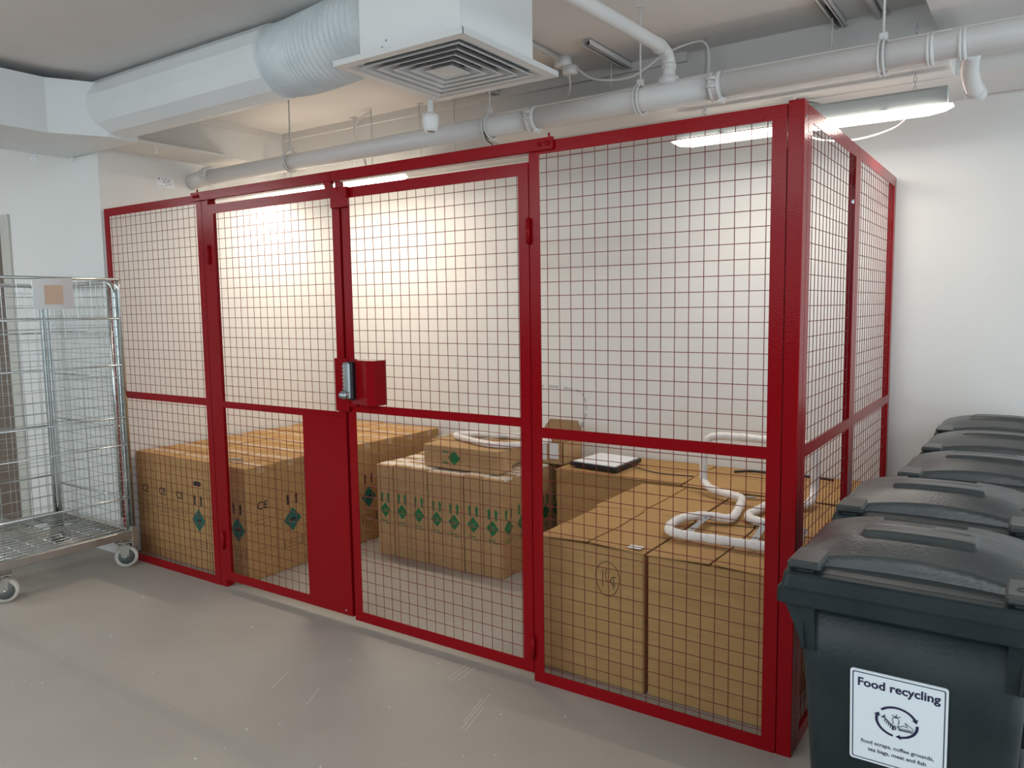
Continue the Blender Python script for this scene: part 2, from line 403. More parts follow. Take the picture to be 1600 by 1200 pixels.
m.lathe([(.004, 0), (.004, .003)], M_steel, 8, 'y', (-2.02, -.012, .07))
relbuild(m, 'kick_plate', g1)
m = MB(); m.box(-2.030, -1.946, -.020, -.005, 1.012, 1.252, M_red, .002); relbuild(m, 'strike_cover', g1)
m = MB(); m.box(-2.014, -1.914, -.026, -.006, 1.916, 2.004, M_red, .002); m.box(-1.975, -1.962, -.03, .01, 1.99, 2.03, M_red, .001); relbuild(m, 'latch_cover', g1)
# lock box with bevelled side, and the push button lock
m = MB()
xa, xb, xc = -1.943, -1.800, -1.775
m.prism([(xa, -.012, 1.050), (xb, -.052, 1.050), (xc+.016, -.046, 1.050), (xc+.016, .03, 1.050), (xa, .03, 1.050)], (0, 0, .197), M_red)
m.box(-1.962, -1.90, -.016, -.004, 1.035, 1.250, M_red, .001)
relbuild(m, 'lock_box', g2)
m = MB(); lx, lz, ly = -1.912, 1.155, -.035
m.box(lx-.022, lx+.022, ly-.018, ly+.02, lz-.085, lz+.085, M_blk, .008)
m.box(lx-.0235, lx+.018, ly-.030, ly-.016, lz-.080, lz+.083, M_steel, .007)
for r_ in range(7):
    for cx_ in (-.012, .007):
        m.box(lx+cx_-.0062, lx+cx_+.0062, ly-.0335, ly-.029, lz+.066-r_*.0165-.0042, lz+.066-r_*.0165+.0042, M_galvD, .001)
m.lathe([(.012, -.0), (.012, .012), (.019, .014), (.0195, .026), (.014, .030)][::-1], M_steel, 20, 'y', (lx-.006, ly-.060, lz-.060))
m.tube([(lx+.014, ly-.03, lz-.045), (lx+.014, ly-.034, lz-.07)], .004, M_galvD, 8)
relbuild(m, 'push_button_lock', g2)

# ------------------------------------------------------------------ cartons
def scribble(m, o, xd, yd, nrm, w, lines, mt, hgt=.006, gap=.014, dens=.8):
    o = Vector(o); xd = Vector(xd); yd = Vector(yd)
    for l in range(lines):
        x = -w/2*(1-.25*(l % 2)); xe = -x
        while x < xe:
            ww = random.uniform(.006, .016)
            if random.random() < dens:
                a = o+xd*x+yd*(-l*gap); b = a+xd*ww; hh = hgt*random.uniform(.7, 1)
                m.add([a, b, b+yd*hh, a+yd*hh], [(0, 1, 2, 3)], mt)
            x += ww+.004
def diamond(m, o, xd, yd, r, mt, fill):
    o = Vector(o); xd = Vector(xd); yd = Vector(yd)
    P = [o+xd*r*.93, o+yd*r, o-xd*r*.93, o-yd*r]
    if fill: m.add(P, [(0, 1, 2, 3)], mt)
    nn = xd.cross(yd)*.0003
    if fill == 2:
        m.add([o-xd*.02-yd*.006+nn, o+xd*.016-yd*.008+nn, o+xd*.030+yd*.002+nn, o+xd*.018+yd*.010+nn, o-xd*.02+yd*.004+nn], [(0, 1, 2, 3, 4)], M_ink)
def arrows(m, o, xd, yd, mt, s=1.0, dx=.03):
    o = Vector(o); xd = Vector(xd); yd = Vector(yd)
    for k in (-1, 1):
        c_ = o+xd*(k*dx)
        q = lambda a, b: c_+xd*a*s+yd*b*s
        m.add([q(-.0075, -.03), q(.0075, -.03), q(.0075, .012), q(-.0075, .012)], [(0, 1, 2, 3)], mt)
        m.add([q(-.013, .010), q(.013, .010), q(0, .034)], [(0, 1, 2)], mt)
E3 = .0009
def marks(kind, W, D, Hh, face):
    """printed marks on one face of a carton whose origin is at its base centre: a list of (name, MB)"""
    if face == 'f': o = Vector((0, -D/2-E3, 0)); xd = Vector((1, 0, 0))
    else: o = Vector((W/2+E3, 0, 0)); xd = Vector((0, 1, 0))
    yd = Vector((0, 0, 1)); out = []
    def new(name): m = MB(); out.append((name, m)); return m
    if kind == 'ce':
        m = new('ce_mark'); m.text('CE', .060, frame(o+yd*.390, xd, yd), M_ink, bold=.0012)
        m = new('printed_text')
        for z, w_ in ((.330, .10), (.305, .15), (.285, .09), (.165, .055)): scribble(m, o+yd*z, xd, yd, None, w_, 1, M_inkS)
    elif kind in ('diamond', 'diamond_hole'):
        if kind == 'diamond_hole':
            m = new('hand_hole'); pts = []
            for k in range(16):
                a = 2*PI*k/16; pts.append(o+xd*(math.copysign(.022, math.cos(a))+.014*math.cos(a))+yd*(.497+.014*math.sin(a)))
            m.add(pts, [tuple(range(16))], M_dark)
        arrows(new('arrow_marks'), o+yd*.400, xd, yd, M_ink, 1.0)
        diamond(new('diamond_mark'), o+yd*.283, xd, yd, .068, M_teal, 2)
        m = new('printed_text'); scribble(m, o+yd*.165, xd, yd, None, .09, 4, M_inkS, gap=.020)
        for k in (-1, 1):
            a = o+xd*k*.062+yd*.12; m.add([a, a+xd*.004, a+xd*.004+yd*.06, a+yd*.06], [(0, 1, 2, 3)], M_ink)
    elif kind == 'green':
        m = new('arrow_marks'); arrows(m, o+yd*.352, xd, yd, M_green, 1.0, .024)
        m = new('diamond_mark'); diamond(m, o+yd*.275, xd, yd, .045, M_green, 1)
        nn = xd.cross(yd)*.0004
        for k in range(3):
            a = o+xd*(-.012+k*.002)+yd*(.265+k*.009)+nn; m.add([a, a+xd*.026, a+xd*.026+yd*.0015, a+yd*.0015], [(0, 1, 2, 3)], M_card2)
        m = new('printed_text')
        for k in (-1, 1):
            a = o+xd*k*.046+yd*.185; m.add([a, a+xd*.002, a+xd*.002+yd*.035, a+yd*.035], [(0, 1, 2, 3)], M_green)
        scribble(m, o+yd*.205, xd, yd, None, .06, 2, M_green, hgt=.008, dens=.7)
    return out
def add_marks(key, o, *args):
    if key not in meMarks: meMarks[key] = [(nm, m.build(nm, o)) for nm, m in marks(*args)]; meMarks[key] = [(nm, ob.data) for nm, ob in meMarks[key]]; return
    for nm, me in meMarks[key]:
        c_ = bpy.data.objects.new(nm, me); COL.objects.link(c_); c_.parent = o
def carton_mesh(W, D, Hh, mt, bev=.004):
    m = MB(); m.box(-W/2, W/2, -D/2, D/2, 0, Hh, mt, bev)
    # line between the closed top flaps
    m.add([(-W/2+.004, -.0012, Hh+.0004), (W/2-.004, -.0012, Hh+.0004), (W/2-.004, .0012, Hh+.0004), (-W/2+.004, .0012, Hh+.0004)], [(0, 1, 2, 3)], M_cardD)
    return m
def tape_mesh(W, D, Hh, wd, mt, drop=.04):
    m = MB(); e = .0008
    m.add([(-W/2-e, -wd, Hh+e), (W/2+e, -wd, Hh+e), (W/2+e, wd, Hh+e), (-W/2-e, wd, Hh+e)], [(0, 1, 2, 3)], mt)
    for k in (-1, 1):
        x = k*(W/2+e); f = [(0, 1, 2, 3)] if k > 0 else [(3, 2, 1, 0)]
        m.add([(x, -wd, Hh-drop), (x, wd, Hh-drop), (x, wd, Hh+e), (x, -wd, Hh+e)], f, mt)
    return m
ordn = ['first', 'second', 'third', 'fourth', 'fifth', 'sixth', 'seventh', 'eighth']
# --- left block: tall brown cartons, 6 columns x 8 rows
TW, TD, TH = .176, .2035, .630
protoT = carton_mesh(TW-.003, TD-.003, TH, M_card)
meT = None
meMarks = {}
def part_copy(name, key, fn, parent):
    if key not in meMarks:
        o = fn().build(name, parent); meMarks[key] = o.data; return o
    o = bpy.data.objects.new(name, meMarks[key]); COL.objects.link(o); o.parent = parent; return o
fkinds = ['ce', 'ce', 'ce', 'diamond_hole', 'ce', 'diamond']
skinds = ['ce', 'diamond', 'ce', 'ce', 'diamond', 'ce', 'ce', 'diamond']
fdesc = {'ce': 'black CE mark', 'diamond_hole': 'hand hole and green diamond', 'diamond': 'green diamond and two black arrows'}
for r in range(8):
    for cI in range(6):
        x = -3.937+TW*(cI+.5); y = .108+TD*(r+.5)
        if meT is None: o = protoT.build('tall_carton'); meT = o.data
        else: o = bpy.data.objects.new('tall_carton', meT); COL.objects.link(o)
        o.location = (x+random.uniform(-.0008, .0008), y, 0); o.scale = (1, 1, 1+random.uniform(-.006, .004))
        if r == 0: lab = 'tall brown carton with %s, front row, %s from left wall' % (fdesc[fkinds[cI]], ordn[cI])
        else: lab = 'tall brown carton in left block, %s row back from the mesh, %s from left wall' % (ordn[r], ordn[cI])
        tag(o, lab, 'carton', 'tall brown cartons in the left block')
        part_copy('packing_tape', 'tT', lambda: tape_mesh(TW-.003, TD-.003, TH, .022, M_tapeB), o)
        if r == 0: add_marks('f'+fkinds[cI], o, fkinds[cI], TW-.003, TD-.003, TH, 'f')
        if cI == 5: add_marks('s'+skinds[r], o, skinds[r], TW-.003, TD-.003, TH, 's')
        if (r, cI) == (2, 5):
            fm = MB(); fm.prism([(.082, -.09, TH+.001), (.082, .09, TH+.001), (.070, .07, TH+.085), (.070, -.07, TH+.085)], (-.003, 0, -.0005), M_card)
            fm.build('open_flap', o)
        if (r, cI) == (0, 4):
            fm = MB(); fm.prism([(-.06, -.01, TH+.001), (.05, .05, TH+.001), (.055, .035, TH+.014), (-.055, -.03, TH+.012)], (.002, .003, .001), M_white)
            fm.build('torn_tape', o)
# --- middle block: slim cartons, 7 columns x 7 rows
MW, MD, MH = .131, .126, .548
meM = None
for r in range(7):
    for cI in range(7):
        x = -2.655+MW*(cI+.5); y = .868+MD*(r+.5)
        if meM is None: o = carton_mesh(MW-.004, MD-.003, MH, M_card2).build('slim_carton'); meM = o.data
        else: o = bpy.data.objects.new('slim_carton', meM); COL.objects.link(o)
        o.location = (x+random.uniform(-.001, .001), y+(random.uniform(-.004, .002) if r == 0 else 0), 0); o.scale = (1, 1, 1+random.uniform(-.010, .010))
        if r == 0: lab = 'slim brown carton with green diamond, front row of middle block, %s from left' % ordn[cI]
        elif cI == 6: lab = 'slim brown carton on right side of middle block, %s from its front' % ordn[r]
        else: lab = 'slim brown carton inside middle block, %s row back, %s from left' % (ordn[r], ordn[cI])
        tag(o, lab, 'carton', 'slim brown cartons in the middle block')
        part_copy('packing_tape', 'tM', lambda: tape_mesh(MW-.004, MD-.003, MH, .040, M_tapeGlare, .012), o)
        if r == 0: add_marks('fg', o, 'green', MW-.004, MD-.003, MH, 'f')
        if cI == 6: add_marks('sg', o, 'green', MW-.004, MD-.003, MH, 's')
# --- slim cartons lying on the middle block
LZ = MH*1.01+.001
def lying(y0, x0, L, label, hh=.130):
    m = MB(); m.box(0, L, 0, .135, 0, hh, M_card2, .004)
    o = m.build('lying_carton', loc=(x0, y0, LZ))
    tag(o, label, 'carton', 'cartons lying on the middle block')
    p = MB(); xd = Vector((0, 0, 1)); yd = Vector((1, 0, 0)); oo = Vector((0, -E3, hh/2))
    p.add([(L*.42, -E3, hh/2-.045), (L*.42+.045, -E3, hh/2), (L*.42, -E3, hh/2+.045), (L*.42-.042, -E3, hh/2)], [(0, 1, 2, 3)], M_green)
    for k in (-1, 1):
        z = hh/2+k*.032
        p.add([(L*.26, -E3, z-.006), (L*.26+.045, -E3, z-.006), (L*.26+.045, -E3, z+.006), (L*.26, -E3, z+.006)], [(0, 1, 2, 3)], M_green)
        p.add([(L*.57, -E3, z-.001), (L*.57+.04, -E3, z-.001), (L*.57+.04, -E3, z+.001), (L*.57, -E3, z+.001)], [(0, 1, 2, 3)], M_inkS)
    p.build('printed_marks', o)
    t = MB(); t.add([(L+E3, .045, .01), (L+E3, .08, .01), (L+E3, .08, hh), (L+E3, .045, hh)], [(0, 1, 2, 3)], M_tapeB); t.build('packing_tape', o)
    return o
lying(.945, -2.345, .535, 'brown carton with green diamond lying on its side at the front of middle block')
lying(1.090, -2.42, .54, 'brown carton lying flat on middle block behind the one with green diamond')
lying(1.235, -2.44, .54, 'brown carton lying flat on middle block, rearmost of the three lying cartons')
# open carton with upright flap and two paper sheets
t = empty('open_carton', (-1.775, 1.46, LZ)); tag(t, 'open brown carton with raised dark flap and two white sheets, rear of middle block', 'carton')
m = MB(); W2, D2, H2 = .135, .11, .13
m.box(-W2, W2, -D2, -D2+.004, 0, H2, M_card2); m.box(-W2, W2, D2-.004, D2, 0, H2, M_card2); m.box(-W2, -W2+.004, -D2, D2, 0, H2, M_card2); m.box(W2-.004, W2, -D2, D2, 0, H2, M_card2); m.box(-W2, W2, -D2, D2, 0, .004, M_card2)
m.build('carton_body', t)
m = MB(); m.prism([(-W2, D2-.002, H2), (W2, D2-.002, H2), (W2-.01, D2+.02, H2+.04), (W2-.045, D2+.035, H2+.095), (-W2+.03, D2+.035, H2+.095), (-W2, D2+.02, H2+.05)], (0, .004, .001), M_cardD)
m.build('raised_flap', t)
for k, (xa_, xb_) in enumerate(((-.045, .025), (.045, .105))):
    MB().box(xa_, xb_, -D2-.003, -D2-.001, .025+.01*k, H2-.004, M_paper).build('paper_sheet', t)

# --- large cartons on the right, with flaps
def big_carton(x0, x1, y0, y1, Hh, label, seam='x', lift=.012, flapmat=M_card, extra=None, overh=.004):
    W, D = x1-x0, y1-y0; cx_, cy_ = (x0+x1)/2, (y0+y1)/2
    o = MB().box(-W/2, W/2, -D/2, D/2, 0, Hh, M_card, .006).build('large_carton', loc=(cx_, cy_, 0))
    tag(o, label, 'carton', 'large brown cartons at the right')
    z = Hh+.001; g = .004
    for k in (-1, 1):
        m = MB()
        x_in = -k*0+(g if k > 0 else -g); x_out = k*(W/2+.003)
        a = [(x_out, -D/2-overh, z), (x_in, -D/2-overh, z+lift), (x_in, 0, z+lift*.35), (x_in, D/2, z+lift), (x_out, D/2, z)]
        if seam == 'y':
            a = [(-W/2-overh, k*(D/2+.003), z), (-W/2-overh, k*g, z+lift), (0, k*g, z+lift*.35), (W/2+.002, k*g, z+lift), (W/2+.002, k*(D/2+.003), z)]
        m.prism(a, (0, 0, .004), flapmat); m.build('top_flap', o)
    if extra: extra(o, W, D, Hh)
    return o
def handwriting(o, W, D, Hh):
    m = MB(); y = -D/2-.0012
    cxx, czz = -.725+.805, .425
    m.tube([(cxx+.050*math.cos(a)*(1+.04*math.sin(3*a)), y, czz+.068*math.sin(a)) for a in [2*PI*k/40 for k in range(40)]], .0011, M_ink, 4, closed=True)
    def st(p): m.tube(smooth_path([(cxx+a, y, czz+b) for a, b in p], 4), .0012, M_ink, 4)
    st([(-.020, .035), (-.021, -.01), (-.020, -.03)])
    st([(-.004, .038), (-.009, .010), (.002, -.012), (.012, -.004)])
    st([(.036, .012), (.018, .008), (.016, -.016), (.036, -.020)])
    st([(.026, .010), (.026, -.034)])
    m.build('handwritten_mark', o)
    MB().box(W/2-.075, W/2-.02, -D/2+.015, -D/2+.05, Hh+.0135, Hh+.0145, M_paper).build('white_sticker', o)
big_carton(-1.035, -.575, .125, .640, .545, 'large brown carton with circled handwritten mark behind the fixed right panel', extra=handwriting)
big_carton(-.560, -.075, .128, .640, .543, 'large brown carton at the front right corner of the cage', lift=.010)
big_carton(-1.060, -.590, .660, 1.180, .545, 'large brown carton behind the one with circled handwriting', lift=.006)
big_carton(-.570, -.075, .655, 1.185, .545, 'large brown carton behind the front right corner carton', lift=.012)
big_carton(-1.620, -.880, 1.235, 1.775, .552, 'large brown carton by back wall under the black edged board', seam='y', lift=.006)
big_carton(-.860, -.060, 1.225, 1.775, .550, 'large brown carton by back wall in the right rear corner of the cage', seam='y', lift=.016)
# board lying on the back carton
t = empty('framed_board', (-1.41, 1.45, .5705)); t.rotation_euler = (0, 0, math.radians(-4))
tag(t, 'thin white board with black edge lying on a large carton near the back wall', 'board')
m = MB(); m.prism([(-.150, -.150, 0), (.160, -.165, 0), (.135, .160, 0), (-.150, .170, 0)], (0, 0, .022), M_blk); m.build('black_tray', t)
m = MB(); m.prism([(-.138, -.138, .0225), (.142, -.150, .0225), (.122, .146, .0225), (-.138, .158, .0225)], (0, 0, .004), M_paper); m.build('white_face', t)
m = MB(); m.tube(smooth_path([(-1.24, 1.45, .572), (-1.15, 1.42, .566), (-1.05, 1.39, .566), (-.93, 1.40, .566), (-.88, 1.42, .564)], 6), .003, M_blk, 6)
cd_ = m.build('cord', t); cd_.matrix_parent_inverse = (Matrix.Translation((-1.41, 1.45, .5705)) @ Matrix.Rotation(math.radians(-4), 4, 'Z')).inverted()
m = MB(); m.tube(smooth_path([(-.71, 1.57, .579), (-.63, 1.63, .579), (-.53, 1.63, .579), (-.35, 1.64, .579), (-.22, 1.62, .579)], 6), .007, M_blk, 6)  # dark gap in the carton top, put in as a black strip
tag(m.build('dark_gap_strip'), 'black strip put in for a dark gap on the rear right carton beside the standing pipework', 'cable')

# ------------------------------------------------------------------ lagged pipework
def lagged(name, path, r, label, straps, cat='pipe', z=0, end=None):
    P = smooth_path(path, 10); rr = [r*(1+.05*math.sin(i*.9)+.03*math.sin(i*2.3)) for i in range(len(P))]
    o = MB().tube(P, r, M_foam, 12, rr=rr).build(name); tag(o, label, cat)
    for a, b in straps:
        a = Vector(a); b = Vector(b); d_ = (b-a).normalized(); n_ = Vector((-d_.y, d_.x, 0))*.013
        m = MB(); m.prism([a-n_, b-n_, b+n_, a+n_], (0, 0, .002), M_steel)
        for q in (.2, .8):
            c_ = a+(b-a)*q+Vector((0, 0, .002)); m.lathe([(.004, 0), (.004, .002)], M_ink, 8, 'z', tuple(c_))
        m.build('steel_bracket', o)
    if end:
        MB().tube(end, .004, M_steel, 8).build('bare_pipe_end', o)
    return o
zt = .582
lagged('lagged_pipework', [(-.11, .50, zt), (-.10, .38, zt), (-.17, .345, zt), (-.38, .331, zt), (-.51, .330, zt), (-.570, .355, zt), (-.598, .45, zt), (-.590, .56, zt), (-.53, .635, zt), (-.44, .640, zt), (-.42, .665, zt), (-.44, .80, zt), (-.477, .965, zt+.003), (-.500, 1.005, zt+.004),
       (-.55, 1.03, zt+.005), (-.66, 1.08, zt+.01), (-.715, 1.13, .62), (-.722, 1.14, .69), (-.722, 1.14, .76), (-.705, 1.14, .815), (-.66, 1.14, .838), (-.55, 1.14, .842), (-.35, 1.14, .838), (-.25, 1.14, .835), (-.205, 1.14, .80), (-.20, 1.13, .72), (-.20, 1.12, .63), (-.205, 1.05, zt+.004), (-.25, .99, zt), (-.345, .965, zt),
       (-.365, .85, zt), (-.375, .74, zt), (-.34, .68, zt), (-.27, .655, zt), (-.16, .64, zt), (-.12, .60, zt)], .0185,
       'white foam wrapped bent pipework standing on the large cartons at the right', [((-.485, .335, zt+.008), (-.505, .630, zt+.008)), ((-.235, .335, zt+.008), (-.275, .655, zt+.008))],
       end=[(-.47, 1.00, zt+.01), (-.43, 1.02, zt+.012)])
zl = LZ+.130+.019
lagged('lagged_pipe_loop', [(-1.70, 1.30, zl), (-1.76, 1.13, zl), (-1.84, 1.045, zl), (-1.95, 1.035, zl), (-2.10, 1.085, zl), (-2.25, 1.15, zl), (-2.29, 1.19, zl+.001), (-2.25, 1.23, zl+.002), (-2.15, 1.28, zl+.003), (-2.06, 1.31, zl+.001), (-1.92, 1.33, zl), (-1.75, 1.38, zl)], .0185,
       'white foam wrapped pipe loop lying on the stacked cartons in the middle', [((-2.10, 1.10, zl-.002), (-2.0, 1.32, zl-.002))], end=[(-2.29, 1.17, zl), (-2.37, 1.16, zl-.008), (-2.40, 1.13, zl-.012)])
# grey scuffed outline on the back wall
m = MB(); P = smooth_path([(-2.20, YB-.001, .955), (-2.0, YB-.001, .960), (-1.80, YB-.001, .945), (-1.74, YB-.001, .90), (-1.73, YB-.001, .80), (-1.77, YB-.001, .70)], 6)
for i in range(len(P)-1):
    if i % 3 != 2:
        a, b = P[i], P[i+1]; wv = .004+.006*random.random(); n_ = (b-a).normalized().cross(Vector((0, 1, 0)))*wv
        m.add([a-n_, b-n_, b+n_, a+n_], [(0, 1, 2, 3)], M_scuffw if False else M_lampbody)
tag(m.build('scuff_marks'), 'grey scuff marks on the white back wall above the middle cartons', 'scuff marks')['kind'] = 'stuff'

# ------------------------------------------------------------------ wheeled bins
BW, BD = .485, .50
def bin_proto():
    t = empty('wheeled_bin')
    # body: lofted rounded rectangles, origin at front-rim centre x, body centre y
    m = MB()
    def ring(w_, d_, y_, z, r=.03, n=5):
        pts = []
        if z > .84: y_ -= .033; d_ -= .066
        for (sx, sy, a0) in ((1, -1, -PI/2), (1, 1, 0), (-1, 1, PI/2), (-1, -1, PI)):
            for k in range(n+1):
                a = a0+PI/2*k/n; pts.append((sx*(w_/2-r)+r*math.cos(a), y_+sy*(d_/2-r)+r*math.sin(a), z))
        return pts
    rings = [ring(.33, .30, .0, .035), ring(.34, .31, .0, .05), ring(.36, .34, -.0025, .30), ring(.395, .38, -.015, .65), ring(.425, .46, 0, .845)]
    k = len(rings[0]); vs = [p for r_ in rings for p in r_]
    fs = [(i*k+j, i*k+(j+1) % k, (i+1)*k+(j+1) % k, (i+1)*k+j) for i in range(len(rings)-1) for j in range(k)] + [tuple(range(k))[::-1], tuple(range((len(rings)-1)*k, len(rings)*k))]
    m.add(vs, fs, M_bin, True)
    # gussets under the rim at the corners, small ribs along the front
    for sx in (-1, 1):
        for sy in (-1, 1):
            yy = -.215 if sy < 0 else .145
            m.prism([(sx*.195, yy-.022, .852), (sx*.236, yy-.022, .852), (sx*.202, yy-.022, .775), (sx*.190, yy-.022, .74)], (0, .044, 0), M_bin)
        m.prism([(sx*.2, -.245, .852), (sx*.2, -.205, .852), (sx*.2, -.212, .74), (sx*.2, -.222, .74)], (-sx*.03, 0, 0), M_bin)
    for x in (-.135, .03, .16): m.prism([(x, -.245, .853), (x, -.21, .853), (x, -.217, .822)], (.005, 0, 0), M_bin)
    m.build('bin_body', t)
    # rim
    m = MB()
    o1 = ring(.484, .520, 0, .846, .012, 3); o2 = ring(.488, .524, 0, .850, .012, 3); o3 = ring(.486, .522, 0, .876, .012, 3); o4 = ring(.474, .510, 0, .880, .012, 3); o5 = ring(.468, .502, 0, .906, .02, 3); o6 = ring(.455, .490, 0, .910, .02, 3); o7 = ring(.40, .43, 0, .910, .02, 3); o0 = ring(.42, .455, 0, .846, .02, 3)
    R = [o0, o1, o2, o3, o4, o5, o6, o7]; k = len(o1); vs = [p for r_ in R for p in r_]
    fs = [(i*k+j, i*k+(j+1) % k, (i+1)*k+(j+1) % k, (i+1)*k+j) for i in range(len(R)-1) for j in range(k)]
    m.add(vs, fs, M_bin); m.build('rim', t)
    # lid: height field
    nx, ny = 110, 96; x0, x1, y0, y1 = -.232, .232, -.222, .150
    def sstep(a, b, x): x = max(0, min(1, (x-a)/(b-a))); return x*x*(3-2*x)
    def hgt(x, y):
        u = x/.232; v = (y-y0)/(y1-y0)
        hh = .920+.040*(1-abs(u)**3.2)*sstep(0, .5, v)*(1-.30*sstep(.7, 1.0, v))+.006*(1-u*u)
        hh -= .006*sstep(.9, 1, abs(u))
        fr = .115+.055*(1-(u/.72)**2) if abs(u) < .74 else 0
        rec = (1-sstep(fr, fr+.035, v))*(1-sstep(.70, .735, abs(u)))
        hh -= rec*(.026+.012*(1-abs(u)))
        edge = max(0, 1-v/.03); hh -= edge*.01
        pl = (1-sstep(.46, .475, abs(u+.02)))*sstep(.42, .435, v)*(1-sstep(.74, .76, v))
        hh += pl*(.011-.008*(v-.42)/.34)
        hh += .004*(1-sstep(.40, .42, abs(u+.02)))*(1-abs(v-.62)/.01 if abs(v-.62) < .01 else 0)
        nt = (1-sstep(.36, .375, abs(u+.05)))*sstep(.84, .855, v)
        hh -= nt*.030
        rb = sstep(.80, .81, abs(u))*(1-sstep(.84, .85, abs(u)))*sstep(.35, .4, v)*(1-sstep(.9, .95, v)); hh += rb*.006*(1 if u > 0 else 0)
        return hh
    vs = []
    for j in range(ny+1):
        for i in range(nx+1):
            x = x0+(x1-x0)*i/nx; y = y0+(y1-y0)*j/ny
            # round the corners in plan
            vs.append((x, y, hgt(x, y)))
    fs = [(j*(nx+1)+i, j*(nx+1)+i+1, (j+1)*(nx+1)+i+1, (j+1)*(nx+1)+i) for j in range(ny) for i in range(nx)]
    m = MB(); m.add(vs, fs, M_lid, True)
    bd = [i for i in range(nx+1)] + [j*(nx+1)+nx for j in range(1, ny+1)] + [ny*(nx+1)+i for i in range(nx-1, -1, -1)] + [j*(nx+1) for j in range(ny-1, 0, -1)]
    top = [vs[q] for q in bd]; kk = len(bd)
    low = [(x, y, .911) for x, y, z in top]
    m.add(top+low, [(i, i+kk, (i+1) % kk+kk, (i+1) % kk) for i in range(kk)] + [tuple(range(kk, 2*kk))[::-1]], M_lid)
    # lifting lugs at the front corners
    for sx in (-1, 1):
        xa_, xb_ = (sx*.160, sx*.228)
        xa_, xb_ = min(xa_, xb_), max(xa_, xb_)
        m.box(xa_, xb_, -.238, -.13, .914, .934, M_lid, .006)
        m.box(xa_+.016, xb_-.016, -.228, -.17, .895, .916, M_lid, .002)
    m.build('lid', t)
    m = MB()
    m.tube([(-.17, .226, .900), (.17, .226, .900)], .012, M_bin, 12)
    for x in (-.165, -.05, .05, .165): m.box(x-.009, x+.009, .155, .228, .880, .908, M_bin, .003)
    m.build('handle', t)
    m = MB()
    m.tube([(-.14, .148, .922), (.11, .148, .922)], .008, M_bin, 10)
    for x in (-.14, -.015, .11): m.box(x-.006, x+.006, .135, .172, .906, .930, M_bin, .002)
    m.build('hinge', t)
    for sx in (-1, 1):
        m = MB(); m.lathe([(.085, -.02), (.098, -.016), (.098, .016), (.085, .02)], M_blk, 28, 'x', (sx*.205, .125, .098)); m.lathe([(.05, -.024), (.05, .024)], M_bin, 20, 'x', (sx*.205, .125, .098)); m.build('wheel', t)
    m = MB(); m.tube([(-.19, .125, .098), (.19, .125, .098)], .010, M_galv, 10); m.build('axle', t)
    return t
spots = [(.418, -.598, 0.0, 'nearest black wheeled bin with a white food recycling label'), (.405, -.075, .010, 'second black wheeled bin, directly behind the labelled bin'), (.485, .445, -.01, 'middle black wheeled bin of the row of five'),
         (.492, .965, .0, 'fourth black wheeled bin from the front of the row'), (.488, 1.478, .0, 'farthest black wheeled bin, against the white back wall')]
B0 = bin_proto()
for i, (x, y, a, lab) in enumerate(spots):
    b = B0 if i == 0 else copy_tree(B0)
    b.location = (x, y, 0); b.rotation_euler = (0, 0, a); tag(b, lab, 'bin', 'black wheeled bins in a row beside the cage')
# lid moulded mark + label only on the nearest bin
lidm = [c_ for c_ in B0.children if c_.name.startswith('lid')][0]
m = MB(); Mx = frame((0, 0, 0), (1, 0, 0), (0, 1, 0))
for k in range(3): m.tube([(-.03+.018*k+.012*math.cos(a), .055+.008*math.sin(a), .9745) for a in [2*PI*j/16 for j in range(16)]], .0012, M_lid, 4, closed=True)
m.tube([(.19+.012*math.cos(a), -.195+.010*math.sin(a), .9345) for a in [2*PI*j/16 for j in range(16)]], .001, M_lid, 4, closed=True)
m.build('moulded_mark', lidm)
# label
LW, LH = .178, .205
tl = math.atan2(.425-.395, 2*.195)*.5+.03     # body front taper
def label_front_y(z): # front wall of the body at height z
    zz = [(.30, .02-.385/2), (.65, .01-.43/2), (.845, -.23)]
    for (a, ya), (b2, yb) in zip(zz, zz[1:]):
        if z <= b2: return ya+(yb-ya)*(z-a)/(b2-a)
    return -.23
ztop = .722; lb = MB()
y_t, y_b = label_front_y(ztop), label_front_y(ztop-LH)
yd = Vector((0, y_t-y_b, LH)).normalized(); xd = Vector((1, 0, 0)); nrm = xd.cross(yd)
lc = Vector((-.012, (y_t+y_b)/2, ztop-LH/2))+nrm*.0045
Lb = empty('x'); bpy.data.objects.remove(Lb)
def P2(a, b, e=0): return lc+xd*a+yd*b+nrm*e
def rrect(hw, hh, r, e):
    pts = []
    for sx, sy, a0 in ((1, 1, 0), (-1, 1, PI/2), (-1, -1, PI), (1, -1, 1.5*PI)):
        for k in range(5):
            a = a0+PI/2*k/4; pts.append(P2(sx*(hw-r)+r*math.cos(a), sy*(hh-r)+r*math.sin(a), e))
    return pts
lb.prism(rrect(LW/2, LH/2, .006, -.003), nrm*.0035, M_label)
def ringface(m, A, B, mt):
    n = len(A); m.add(A+B, [(i, (i+1) % n, (i+1) % n+n, i+n) for i in range(n)], mt)
ringface(lb, rrect(LW/2-.0045, LH/2-.0045, .004, .0009), rrect(LW/2-.0065, LH/2-.0065, .003, .0009), M_navy)
lab = lb.build('label', B0); lab['label'] = 'white Food recycling label'
m = MB()
def FR(a, b): return frame(P2(a, b, .001), xd, yd)
m.text('Food recycling', .0255, FR(0, .068), M_navy, bold=.0007)
m.text('food scraps, coffee grounds,', .0118, FR(0, -.060), M_navy, bold=.0002)
m.text('tea bags, meat and fish', .0118, FR(0, -.076), M_navy, bold=.0002)
